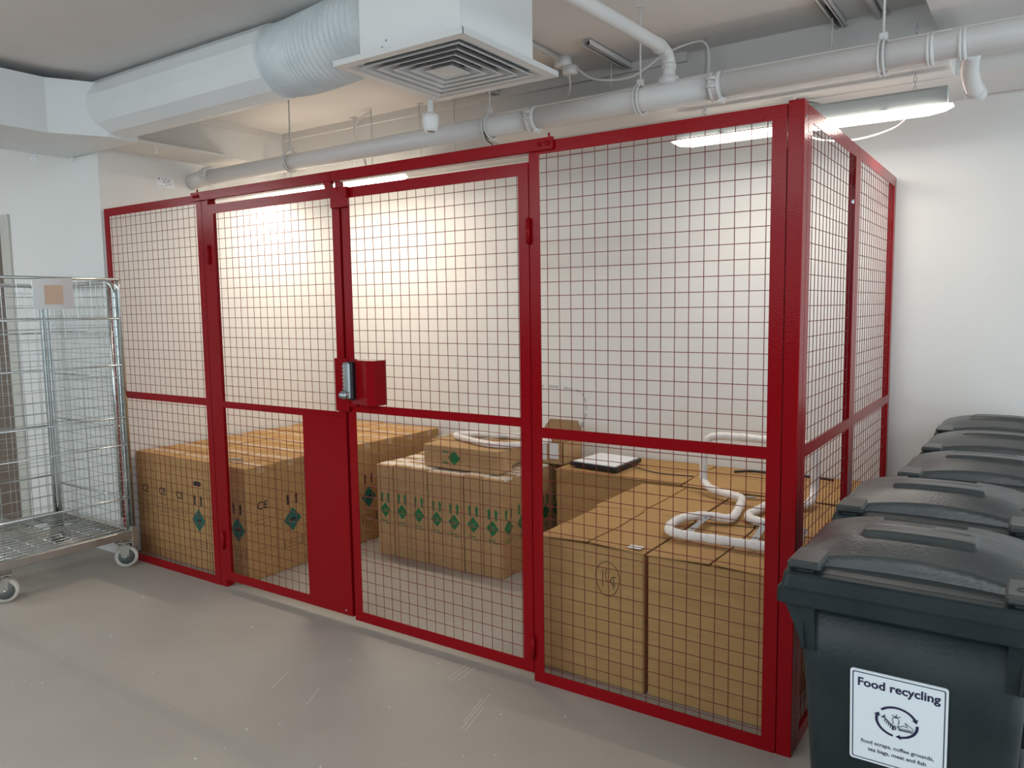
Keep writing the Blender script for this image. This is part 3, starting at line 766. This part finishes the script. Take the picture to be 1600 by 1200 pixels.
def arc(a0, a1, r0, r1, cc, ccw=True):
    n = 16; A = []; Bq = []
    for k in range(n+1):
        a = a0+(a1-a0)*k/n; A.append(P2(cc[0]+r1*math.cos(a), cc[1]+r1*math.sin(a)*.86, .001)); Bq.append(P2(cc[0]+r0*math.cos(a), cc[1]+r0*math.sin(a)*.86, .001))
    m.add(A+Bq, [(i, i+1, i+1+n+1, i+n+1) for i in range(n)], M_navy)
    a = a1; rm = (r0+r1)/2; sg = 1 if a1 > a0 else -1
    c1 = P2(cc[0]+(rm-.0065)*math.cos(a), cc[1]+(rm-.0065)*math.sin(a)*.86, .001); c2 = P2(cc[0]+(rm+.0065)*math.cos(a), cc[1]+(rm+.0065)*math.sin(a)*.86, .001)
    a += sg*.26; c3 = P2(cc[0]+rm*math.cos(a), cc[1]+rm*math.sin(a)*.86, .001)
    m.add([c1, c2, c3], [(0, 1, 2)], M_navy)
cc = (-.001, .004)
arc(math.radians(140), math.radians(28), .0345, .040, cc)
arc(math.radians(5), math.radians(-78), .0345, .040, cc)
arc(math.radians(-100), math.radians(-192), .0345, .040, cc)
def ln(pts, r=.0007): m.tube([P2(a+cc[0], b+cc[1], .0012) for a, b in pts], r, M_navy, 4)
ln([(-.026, .008), (-.020, .002), (-.004, -.014)], .0009); ln([(-.028, .004), (-.023, .006), (-.022, .011)], .0012)      # fish bone
for k in range(5): ln([(-.021+k*.0035, .006-k*.0035), (-.022+k*.0035, -.004-k*.0035)], .0008)
ln([(-.007, -.013), (-.003, -.010), (-.001, -.015), (-.006, -.018), (-.007, -.013)], .0012)
ln([(-.006, .010), (-.008, .004), (-.006, -.002), (-.008, -.008), (.004, -.009), (.003, -.002), (.005, .004), (.002, .010), (-.006, .010)])   # core
ln([(-.002, .011), (-.009, .015)]); ln([(-.002, .011), (.000, .018)]); ln([(-.002, .011), (.007, .014)])
ln([(.002, -.010), (.012, -.004), (.020, -.006), (.018, -.002), (.015, .004), (.022, -.001), (.030, -.006), (.030, -.013), (.004, -.014), (.002, -.010)])   # sandwich
ln([(.003, -.012), (.028, -.0105)]); ln([(.004, -.016), (.028, -.015)])
m.build('printed_marks', lab)

# ------------------------------------------------------------------ roll cage trolley
RX0, RX1, RY0, RY1 = -4.555, -3.712, -.79, -.062
RC = empty('roll_cage', ((RX0+RX1)/2, (RY0+RY1)/2, 0)); tag(RC, 'galvanised wire roll cage trolley on castors by the left wall', 'roll cage')
OFF = ((RX0+RX1)/2, (RY0+RY1)/2, 0)
RT = 1.657; RZ = .215
def rb(m, name, parent=RC): return relbuild(m, name, parent, OFF)
m = MB()
for (a, b_) in (((RX0, RY0), (RX1, RY0)), ((RX0, RY1), (RX1, RY1))):
    m.box(a[0], b_[0], a[1]-.016, a[1]+.016, RZ-.045, RZ, M_galvD, .003)
for x in (RX0, RX1): m.box(x-.016, x+.016, RY0, RY1, RZ-.045, RZ, M_galvD, .003)
m.box((RX0+RX1)/2-.05, (RX0+RX1)/2+.05, RY0, RY1, RZ-.02, RZ-.012, M_galvD)
for k in range(1, 15):
    x = RX0+(RX1-RX0)*k/15; m.tube([(x, RY0, RZ-.006), (x, RY1, RZ-.006)], .003, M_galv, 6)
for k in range(1, 8):
    y = RY0+(RY1-RY0)*k/8; m.tube([(RX0, y, RZ-.011), (RX1, y, RZ-.011)], .003, M_galv, 6)
for x in (RX0+.12, RX1-.12): m.box(x-.05, x+.05, RY0+.02, RY1-.02, RZ-.022, RZ-.016, M_galvD)
rb(m, 'base_frame')
def side(name, o, ux, L, rods, bars, vpitch=.052, hpitch=.10):
    o = Vector(o); ux = Vector(ux); m = MB(); r = .0125; rc = .07
    pth = [(0, RZ+.005)]; z1 = RT-.014
    path = [o+ux*0+Vector((0, 0, z)) for z in (RZ-.02, .5, 1.0, z1-rc)]
    for k in range(1, 7):
        a = PI/2*k/6; path.append(o+ux*(rc-rc*math.cos(a))+Vector((0, 0, z1-rc+rc*math.sin(a))))
    path += [o+ux*(L-rc)+Vector((0, 0, z1))]
    for k in range(1, 7):
        a = PI/2*k/6; path.append(o+ux*(L-rc+rc*math.sin(a))+Vector((0, 0, z1-rc+rc*math.cos(a))))
    path += [o+ux*L+Vector((0, 0, z)) for z in (1.0, .5, RZ-.02)]
    m.tube(path, r, M_galv, 12); p = rb(m, name)
    m = MB(); a = .03
    while a < L-.012:
        m.tube([o+ux*a+Vector((0, 0, RZ+.01)), o+ux*a+Vector((0, 0, z1))], .0019, M_galv, 5, False); a += vpitch
    z = RZ+.03
    while z < z1-.03:
        m.tube([o+Vector((0, 0, z))+ux*.0, o+Vector((0, 0, z))+ux*L], .0019, M_galv, 5, False); z += hpitch
    rb(m, 'wire_mesh', p)
    for z in bars:
        m = MB(); m.tube([o+Vector((0, 0, z)), o+ux*L+Vector((0, 0, z))], .0048, M_galv, 8); rb(m, 'cross_bar', p)
    return p
yb = RY1
side('tube_side', (RX1-.02, RY1-.012, 0), (-1, 0, 0), RX1-RX0-.05, 0, (1.36, 1.10, .82, .40), .055, .055)
side('tube_side', (RX0+.004, RY0+.03, 0), (0, 1, 0), RY1-RY0-.06, 0, (1.35, 1.12, .77, .45), .055, .075)
# front mesh gate on the near side (faces +x)
m = MB(); gx = RX1
m.tube([(gx, RY0, RT), (gx, RY1+.01, RT)], .008, M_galv, 10)
m.tube([(gx, RY0, RZ), (gx, RY0, RT)], .0125, M_galv, 12); m.tube([(gx, RY1, RZ-.03), (gx, RY1, RT-.05), (gx, RY1-.01, RT-.01)], .0125, M_galv, 12)
m.tube([(gx-.003, RY1-.055, .30), (gx-.003, RY1-.055, 1.60)], .008, M_galv, 10)
gt = rb(m, 'front_gate')
m = MB(); y = RY0+.05
while y < RY1-.02:
    m.tube([(gx, y, RZ+.02), (gx, y, RT)], .0019, M_galv, 5, False); y += .075
z = RZ+.02
while z < RT-.03:
    m.tube([(gx+.003, RY0, z), (gx+.003, RY1, z)], .0019, M_galv, 5, False); z += .055
rb(m, 'wire_mesh', gt)
for z in (1.437, 1.174, .875, .716, .41):
    m = MB(); m.tube([(gx+.006, RY0, z), (gx+.006, RY1-.004, z), (gx+.006, RY1, z-.006)], .0048 if z > .8 else .004, M_galv, 8); rb(m, 'cross_bar', gt)
# corner brackets and castors
def castor(x, y, a, idx):
    m = MB(); r = .0625
    m.box(-.045, .045, -.04, .04, .145, .151, M_galvD, .001); m.lathe([(.028, .130), (.028, .146)], M_galvD, 16, 'z')
    for s_ in (-1, 1):
        m.prism([(-.03, s_*.026, .134), (.032, s_*.026, .134), (.034-.012, s_*.026, .055), (.010, s_*.026, .050), (-.012, s_*.026, .062)], (0, s_*.003, 0), M_galvD)
    m.box(-.03, .032, -.029, .029, .130, .136, M_galvD)
    f = m.build('castor', RC); f.location = (x-OFF[0], y-OFF[1], 0); f.rotation_euler = (0, 0, a)
    w_ = MB()
    for s_ in (-1, 1):
        c0 = s_*.0115
        w_.lathe([(.050, c0-.009), (.0605, c0-.008), (r, c0-.004), (r, c0+.004), (.0605, c0+.008), (.050, c0+.009)], M_tyre, 32, 'y', (.012, 0, .0625))
    w_.lathe([(.044, -.0215), (.044, .0215)], M_hub, 24, 'y', (.012, 0, .0625)); w_.lathe([(.010, -.034), (.010, .034)], M_galv, 12, 'y', (.012, 0, .0625))
    w_.build('wheel', f)
for x, y, a in ((RX1-.03, RY1-.045, math.radians(60)), (RX1-.02, RY0+.035, math.radians(65)), (RX0+.05, RY1-.05, math.radians(50)), (RX0+.05, RY0+.05, math.radians(80))): castor(x, y, a, 0)
for x, y in ((RX1, RY1), (RX1, RY0), (RX0, RY1), (RX0, RY0)):
    m = MB()
    sx = -1 if x > -4 else 1; sy = -1 if y > -.4 else 1
    m.box(x-.018, x+.018, y-.018, y+.018, .118, RZ+.02, M_galvD, .003); m.box(x+sx*.0, x+sx*.075, y, y+sy*.075, .150, .172, M_galvD, .002)
    rb(m, 'corner_socket')
# document pouch on the gate
t = empty('document_pouch', (gx+.008, -.415, 1.575)); tag(t, 'clear silvery pouch with a brown paper square hung on the roll cage', 'pouch')
m = MB(); m.prism([(0, -.100, -.080), (0, .100, -.082), (0, .100, .085), (0, -.104, .075)], (.004, 0, 0), M_sheet); m.build('pouch_sheet', t)
m = MB(); m.prism([(.0045, -.048, -.056), (.0045, .046, -.054), (.0045, .048, .045), (.0045, -.047, .045)], (.001, 0, 0), M_brownp); m.build('brown_paper', t)

# ------------------------------------------------------------------ air duct, hose, plenum, diffuser
t = empty('air_duct', (-3.65, -.1, 2.56)); tag(t, 'white painted faceted air duct running out of the left trunking', 'duct')
m = MB(); off = (-3.65, -.1, 2.56)
m.lathe([(.158, -3.80), (.158, -2.205), (.140, -2.195)], M_duct, 14, 'x', (0, -.097, 2.562), False, a0=PI/14)
m.v = [(x-off[0], y-off[1], z-off[2]) for x, y, z in m.v]; m.build('faceted_duct', t)
m = MB()
m.prism([(-4.28, -3.4, 2.398), (-3.69, -3.4, 2.398), (-3.655, -.41, 2.398), (-3.52, -.17, 2.398), (-3.52, -.004, 2.398), (-4.28, -.004, 2.398)], (0, 0, .275), M_duct)
m.v = [(x-off[0], y-off[1], z-off[2]) for x, y, z in m.v]; m.build('trunking', t)
hc = smooth_path([(-2.196, -.097, 2.562), (-2.08, -.100, 2.556), (-1.92, -.108, 2.560), (-1.70, -.115, 2.575), (-1.492, -.115, 2.585)], 15)
rr = []; n = len(hc)
for i in range(n):
    q = i/(n-1); base = .148+.012*math.sin(min(1, q*1.6)*PI/2)-.02*max(0, q-.8)
    if q < .04: base = .132+.4*q
    rr.append(base+.0032*(1 if i % 2 < 1 else -1))
m = MB(); m.tube(hc, .18, M_hose, 36, rr=rr, smooth=False)
tag(m.build('flexible_hose'), 'ribbed grey flexible duct hose between white duct and square vent box', 'hose')
m = MB(); m.box(-1.49, -1.03, -.34, -.335, 2.362, ZC, M_white); m.box(-1.49, -1.03, .105, .11, 2.362, ZC, M_white); m.box(-1.49, -1.485, -.335, .105, 2.362, ZC, M_white); m.box(-1.035, -1.03, -.335, .105, 2.362, ZC, M_white)
for x, z in ((-1.36, 2.42), (-1.38, 2.40), (-1.09, 2.395)): m.lathe([(.004, 0), (.004, .003)], M_steel, 8, 'y', (x, -.3425, z))
t = empty('ceiling_diffuser', (-1.262, -.112, 2.345)); tag(t, 'square white louvred ceiling air diffuser under a white vent box', 'air diffuser')
m.v = [(x+1.262, y+.112, z-2.345) for x, y, z in m.v]; m.build('vent_box', t)
m = MB()
def sqring(r0, z0, r1, z1, mt, th=.002):
    for k in range(4):
        a = k*PI/2; R2 = Matrix.Rotation(a, 3, 'Z')
        q = [Vector((-r0, -r0, z0)), Vector((r0, -r0, z0)), Vector((r1, -r1, z1)), Vector((-r1, -r1, z1))]
        m.prism([R2 @ v for v in q], (0, 0, th), mt)
sqring(.2975, .002, .262, .002, M_vent, .012); sqring(.262, .002, .235, .016, M_vent, .002)
m.box(-.30, .30, -.30, -.298, .002, .022, M_vent); m.box(-.30, .30, .298, .30, .002, .022, M_vent); m.box(-.30, -.298, -.30, .30, .002, .022, M_vent); m.box(.298, .30, -.30, .30, .002, .022, M_vent)
m.build('flange', t)
for i in range(5):
    m = MB(); r0 = .232-i*.043; sqring(r0, .000, r0-.012, .004, M_vent, .002); sqring(r0-.002, .002, r0-.034, .034, M_vent, .0015)
    m.build('louvre', t)
m = MB(); m.add([(-.05, -.05, .004), (.05, -.05, .004), (.05, .05, .004), (-.05, .05, .004), (0, 0, -.004)], [(1, 0, 4), (2, 1, 4), (3, 2, 4), (0, 3, 4), (0, 1, 2, 3)], M_vent); m.build('centre_cone', t)
MB().box(-.222, .222, -.205, .215, .090, .094, M_dark).build('throat', t)

# ------------------------------------------------------------------ pipes
t = empty('drain_pipe', (-1.8, .65, 2.335)); tag(t, 'long white painted drain pipe running above the cage with clamps', 'pipe')
def pb(m, name, parent=t, off=(-1.8, .65, 2.335)): return relbuild(m, name, parent, off)
m = MB(); m.tube([(-3.86, .65, 2.325), (-1.40, .65, 2.335)], .046, M_pipe, 24); m.tube([(-1.34, .65, 2.335), (-.53, .65, 2.337)], .0475, M_pipe, 24); m.tube([(-.47, .65, 2.337), (1.9, .65, 2.340)], .0475, M_pipe, 24)
m.tube([(-1.42, .65, 2.335), (-.45, .65, 2.336)], .044, M_pipe, 20)
m.tube([(XL-.01, .60, 2.300), (-3.90, .63, 2.318), (-3.84, .65, 2.325)], .048, M_pipe, 20)
pb(m, 'pipe_run')
def clamp(x, r=.058, w_=.03, bolt=True):
    m = MB()
    for k in (-1, 1): m.lathe([(r-.008, k*w_/2-.007), (r, k*w_/2-.005), (r, k*w_/2+.005), (r-.008, k*w_/2+.007)], M_pipe, 28, 'x', (x, .65, 2.335))
    m.lathe([(r-.006, -w_/2), (r-.006, w_/2)], M_pipe, 28, 'x', (x, .65, 2.335))
    if bolt:
        for zz in (.022, -.008): m.tube([(x-.026, .65-r+.002, 2.335+zz), (x+.012, .65-r+.002, 2.335+zz)], .007, M_pipe, 8)
        m.box(x+.008, x+.030, .65-.02, .65+.01, 2.335-r-.010, 2.335-r+.012, M_pipe, .003)
    pb(m, 'pipe_coupling')
clamp(-1.37); clamp(-.50); clamp(-3.83)
for x in (.255, .352): clamp(x, .054, .012, False)
m = MB(); m.lathe([(.042, -.01), (.042, .02)], M_pipe, 20, 'z', (-.707, .65, 2.385)); pb(m, 'branch_collar')
m = MB(); m.tube(smooth_path([(.38, .66, 2.31), (.362, .80, 2.285), (.365, .98, 2.262), (.375, 1.10, 2.262)], 4), .030, M_pipe, 16); m.lathe([(.036, -.012), (.036, .012)], M_pipe, 20, 'y', (.366, 1.02, 2.262)); pb(m, 'branch_pipe')
m = MB(); m.tube(smooth_path([(-.707, .65, 2.3865), (-.707, .65, 2.455), (-.708, .638, 2.487), (-.710, .60, 2.505), (-.712, .50, 2.510), (-.714, -.2, 2.486), (-.716, -1.6, 2.43)], 8), .0265, M_pipe, 18)
m.lathe([(.030, 0), (.030, .02)], M_pipe, 20, 'z', (-.707, .65, 2.44))
m.lathe([(.030, -.01), (.030, .012)], M_pipe, 20, 'y', (-.7115, .555, 2.509))
tag(m.build('overflow_pipe'), 'thinner white pipe elbowing down from the ceiling into the drain pipe', 'pipe')
# smaller pipes running right
for (y, z, r, lab) in ((1.20, 2.478, .024, 'white pipe to the right under the ceiling beam, uppermost of the small pipes'), (1.62, 2.43, .020, 'thin white pipe at the top of the right wall, middle of the small pipes'), (1.75, 2.415, .014, 'thinnest white conduit running along the top of the right wall')):
    m = MB(); m.tube([(.30, y, z-.004), (2.6, y, z)], r, M_pipe, 14)
    for x in (.34, .62, .9): m.lathe([(r+.004, -.006), (r+.004, .006)], M_pipe, 16, 'x', (x, y, z-.003))
    tag(m.build('service_pipe'), lab, 'pipe')
# hangers: threaded rods with straps
def hanger(x, y, z0, z1, strap, label, plate=True):
    m = MB(); m.tube([(x, y, z0), (x, y, z1)], .0045, M_pipe, 8)
    if plate: m.box(x-.022, x+.022, y-.012, y+.012, z1-.006, z1, M_pipe, .001)
    o = m.build('hanger_rod')
    tag(o, label, 'hanger')
    if strap:
        q = MB(); pts = [(x-.008, .65+.060*math.sin(a), 2.335+.060*math.cos(a)) for a in [2*PI*k/28 for k in range(28)]]
        q.tube(pts, .0045, M_pipe, 6, closed=True); q.tube([(a+.016, b_, c_) for a, b_, c_ in pts], .0045, M_pipe, 6, closed=True); q.box(x-.014, x+.014, y-.01, y+.01, 2.39, 2.42, M_pipe, .002)
        q.build('pipe_strap', o)
hanger(-.835, .65, 2.40, ZC, True, 'white rod and strap holding the drain pipe left of the elbow')
hanger(-1.620, .65, 2.40, ZC, True, 'white rod and strap holding the drain pipe beside the square vent')
hanger(.104, .65, 2.40, ZC, True, 'white rod and strap holding the drain pipe above the right hand light')
hanger(-3.05, .65, 2.40, ZC, True, 'white rod and strap holding the drain pipe near its left end')
hanger(-1.251, 1.2, 2.535, ZC-.03, False, 'thin rod dropping from the slotted channel near the junction box', False)
hanger(-.19, 1.2, 2.535, ZC-.03, False, 'thin rod dropping from the slotted channel above the right light', False)
hanger(-2.60, 1.28, 2.41, ZC, False, 'thin rod in front of the rear beam, right of the hanging cable')
hanger(-3.165, 1.28, 2.41, ZC, False, 'thin rod in front of the rear beam, left of the hanging cable')
hanger(-2.33, 1.28, 2.36, ZC, False, 'thin rod in front of the rear beam, left of the ceiling sensor')
def channel(x, y0, y1, z, label):
    m = MB(); m.box(x-.021, x+.021, y0, y1, z-.002+.03, z+.03, M_pipe); m.box(x-.021, x-.0185, y0, y1, z, z+.03, M_pipe); m.box(x+.0185, x+.021, y0, y1, z, z+.03, M_pipe)
    m.box(x-.021, x-.010, y0, y1, z, z+.002, M_pipe); m.box(x+.010, x+.021, y0, y1, z, z+.002, M_pipe)
    o = m.build('channel_section'); q = MB()
    for a in (y0+.03, (y0+y1)/2-.02, y1-.14): q.box(x-.0095, x+.0095, a, a+.10, z+.018, z+.024, M_dark)
    q.build('slot_inside', o); tag(o, label, 'channel')
channel(-1.215, .87, 1.349, ZC-.032, 'slotted white metal channel on the ceiling right of the square vent')
channel(-.185, .87, 1.349, ZC-.032, 'slotted white metal channel on the ceiling above the right hand light')
channel(-2.05, .90, 1.349, ZC-.032, 'slotted white metal channel on the ceiling behind the square vent')
m = MB(); m.tube([(-.03, .8, ZC-.014), (-.03, 1.34, ZC-.014)], .014, M_pipe, 10); m.tube([(.0, .95, ZC-.01), (.0, 1.34, ZC-.01)], .008, M_pipe, 8)
tag(m.build('ceiling_conduit'), 'white conduit on the ceiling right of the slotted channel', 'conduit')
m = MB(); m.tube([(-1.43, .15, ZC-.016), (-1.44, 1.0, ZC-.016)], .014, M_pipe, 10)
tag(m.build('ceiling_conduit'), 'white conduit on the ceiling from vent box to junction box', 'conduit')
t = empty('junction_box', (-1.445, 1.05, ZC)); tag(t, 'round white junction boxes on the ceiling with cables beside the square vent', 'junction box')
m = MB(); m.lathe([(.042, -.045), (.045, -.040), (.045, 0)], M_white, 24, 'z', (0, 0, 0)); m.build('box_body', t)
m = MB(); m.lathe([(.036, -.085), (.040, -.080), (.040, -.042)], M_white, 24, 'z', (.03, .02, 0)); m.build('plug_socket', t)
def cable(pts, r, label, n=10):
    m = MB(); m.tube(smooth_path(pts, n), r, M_cable, 8); tag(m.build('white_cable'), label, 'cable')
cable([(-1.385, 1.06, ZC-.05), (-1.28, 1.08, ZC-.125), (-1.10, 1.12, ZC-.135), (-.95, 1.16, ZC-.05), (-.85, 1.19, ZC-.015), (-.765, 1.2, ZC-.015), (-.738, 1.2, ZC-.09), (-.745, 1.19, ZC-.24), (-.77, 1.19, 2.335)], .0055, 'white cable looping from junction box to the chain of the right light')
cable([(-1.42, 1.07, ZC-.085), (-1.46, 1.14, ZC-.15), (-1.58, 1.24, ZC-.21), (-1.75, 1.30, ZC-.245)], .0050, 'white cable sagging left from the junction box behind the vent')
cable([(-2.93, 1.19, ZC-.02), (-3.03, 1.18, ZC-.06), (-3.05, 1.17, ZC-.13), (-3.0, 1.17, ZC-.22), (-2.97, 1.19, 2.36)], .0055, 'white cable looping down to the left hand light')
cable([(-.35, 1.262, 2.262), (-.25, 1.27, 2.20), (-.10, 1.30, 2.185), (0.05, 1.32, 2.22), (.12, 1.262, 2.262)], .004, 'thin white cable sagging below the right hand light')
m = MB(); m.tube([(-1.625, .640, 2.335-.06), (-1.62, .60, 2.30), (-1.60, .59, 2.26), (-1.57, .60, 2.235)], .003, M_blk, 6)
tag(m.build('cable_tie_tail'), 'curved dark strap end hanging under the drain pipe clamp', 'strap')
# ceiling sensor on a drop stem
t = empty('ceiling_sensor', (-1.697, .30, 2.26)); tag(t, 'white cylindrical ceiling sensor on a short stem below the vent', 'sensor')
m = MB(); m.lathe([(.027, 0), (.031, .006), (.036, .040), (.036, .055), (.0375, .057), (.0375, .060), (.034, .075), (.018, .082)], M_white, 28, 'z', (0, 0, 0)); m.build('sensor_body', t)
m = MB(); m.lathe([(.018, -.002), (.018, .004)], M_hub, 20, 'z', (0, 0, 0)); m.build('sensor_lens', t)
m = MB(); m.tube([(0, 0, .08), (0, 0, ZC-2.26)], .013, M_white, 14); m.build('stem', t)
m = MB(); m.box(-.03, .03, -.012, .012, -.018, .018, M_pipe, .003); m.tube([(-.0, -.012, 0), (-.0, -.06, .004)], .012, M_pipe, 12)
o = m.build('pipe_bracket', loc=(-1.02, 1.12, 2.43)); tag(o, 'small white bracket on the boxing above the cage rail', 'bracket')
m = MB(); m.tube([(-.38, 1.30, 2.40), (-.28, 1.34, 2.37), (-.20, 1.50, 2.36)], .010, M_hub, 10); m.box(-.42, -.36, 1.27, 1.35, 2.365, 2.415, M_pipe, .004)
tag(m.build('cable_gland'), 'small white box with dark cable under the beam above the right light', 'cable box')
# sprinkler-like nubs
for (x, y, z, lab) in ((-4.20, -.02, 2.398, 'small white nozzle under the left trunking'), (-3.68, .20, 2.42, 'small white nozzle under the boxing above the left panel')):
    m = MB(); m.lathe([(.014, -.004), (.014, 0)], M_white, 14, 'z'); m.tube([(0, 0, -.028), (0, 0, 0)], .005, M_white, 8); m.lathe([(.008, -.032), (.008, -.027)], M_white, 12, 'z')
    tag(m.build('nozzle', loc=(x, y, z)), lab, 'nozzle')
# little printed cards on the walls
def wall_card(loc, xd, w_, h_, label, seed, dens=.55):
    t = empty('wall_card', loc); tag(t, label, 'card'); xd = Vector(xd); nn = xd.cross(Vector((0, 0, 1)))
    m = MB(); m.prism([-xd*w_/2+Vector((0, 0, -h_/2)), xd*w_/2+Vector((0, 0, -h_/2)), xd*w_/2+Vector((0, 0, h_/2)), -xd*w_/2+Vector((0, 0, h_/2))], nn*.0012, M_paper); m.build('card_sheet', t)
    m = MB(); o = nn*.0016; rs = random.Random(seed)
    m.add([o+xd*(-w_*.42)+Vector((0, 0, h_*.38)), o+xd*(-w_*.30)+Vector((0, 0, h_*.38)), o+xd*(-w_*.36)+Vector((0, 0, h_*.14))], [(2, 1, 0)], M_print)
    for k in range(3):
        z = h_*(.30-.0*k); a = o+xd*(w_*(-.2+.2*k))+Vector((0, 0, z)); m.add([a, a+xd*w_*.12, a+xd*w_*.12+Vector((0, 0, h_*.05)), a+Vector((0, 0, h_*.05))], [(0, 1, 2, 3)], M_print)
    for k in range(int(16*dens*2)):
        a = o+xd*rs.uniform(-.15, .38)*w_+Vector((0, 0, rs.uniform(-.4, .15)*h_)); q = w_*rs.uniform(.03, .07)
        m.add([a, a+xd*q, a+xd*q+Vector((0, 0, q*.7)), a+Vector((0, 0, q*.7))], [(0, 1, 2, 3)], M_print)
    a = o+xd*(-.42*w_)+Vector((0, 0, -h_*.4)); m.add([a, a+xd*w_*.4, a+xd*w_*.4+Vector((0, 0, .0015)), a+Vector((0, 0, .0015))], [(0, 1, 2, 3)], M_print)
    m.build('printed_marks', t)
wall_card((XL+.0005, .418, 2.276), (0, 1, 0), .115, .062, 'small white printed card on the left wall above the cage', 3)
wall_card((-4.70, -.0005, 2.455), (1, 0, 0), .085, .062, 'small printed card high on the wall left of the cage', 5)
wall_card((-3.90, YB-.0005, 2.29), (1, 0, 0), .10, .06, 'small printed card in the rear left corner above the left gate', 8)
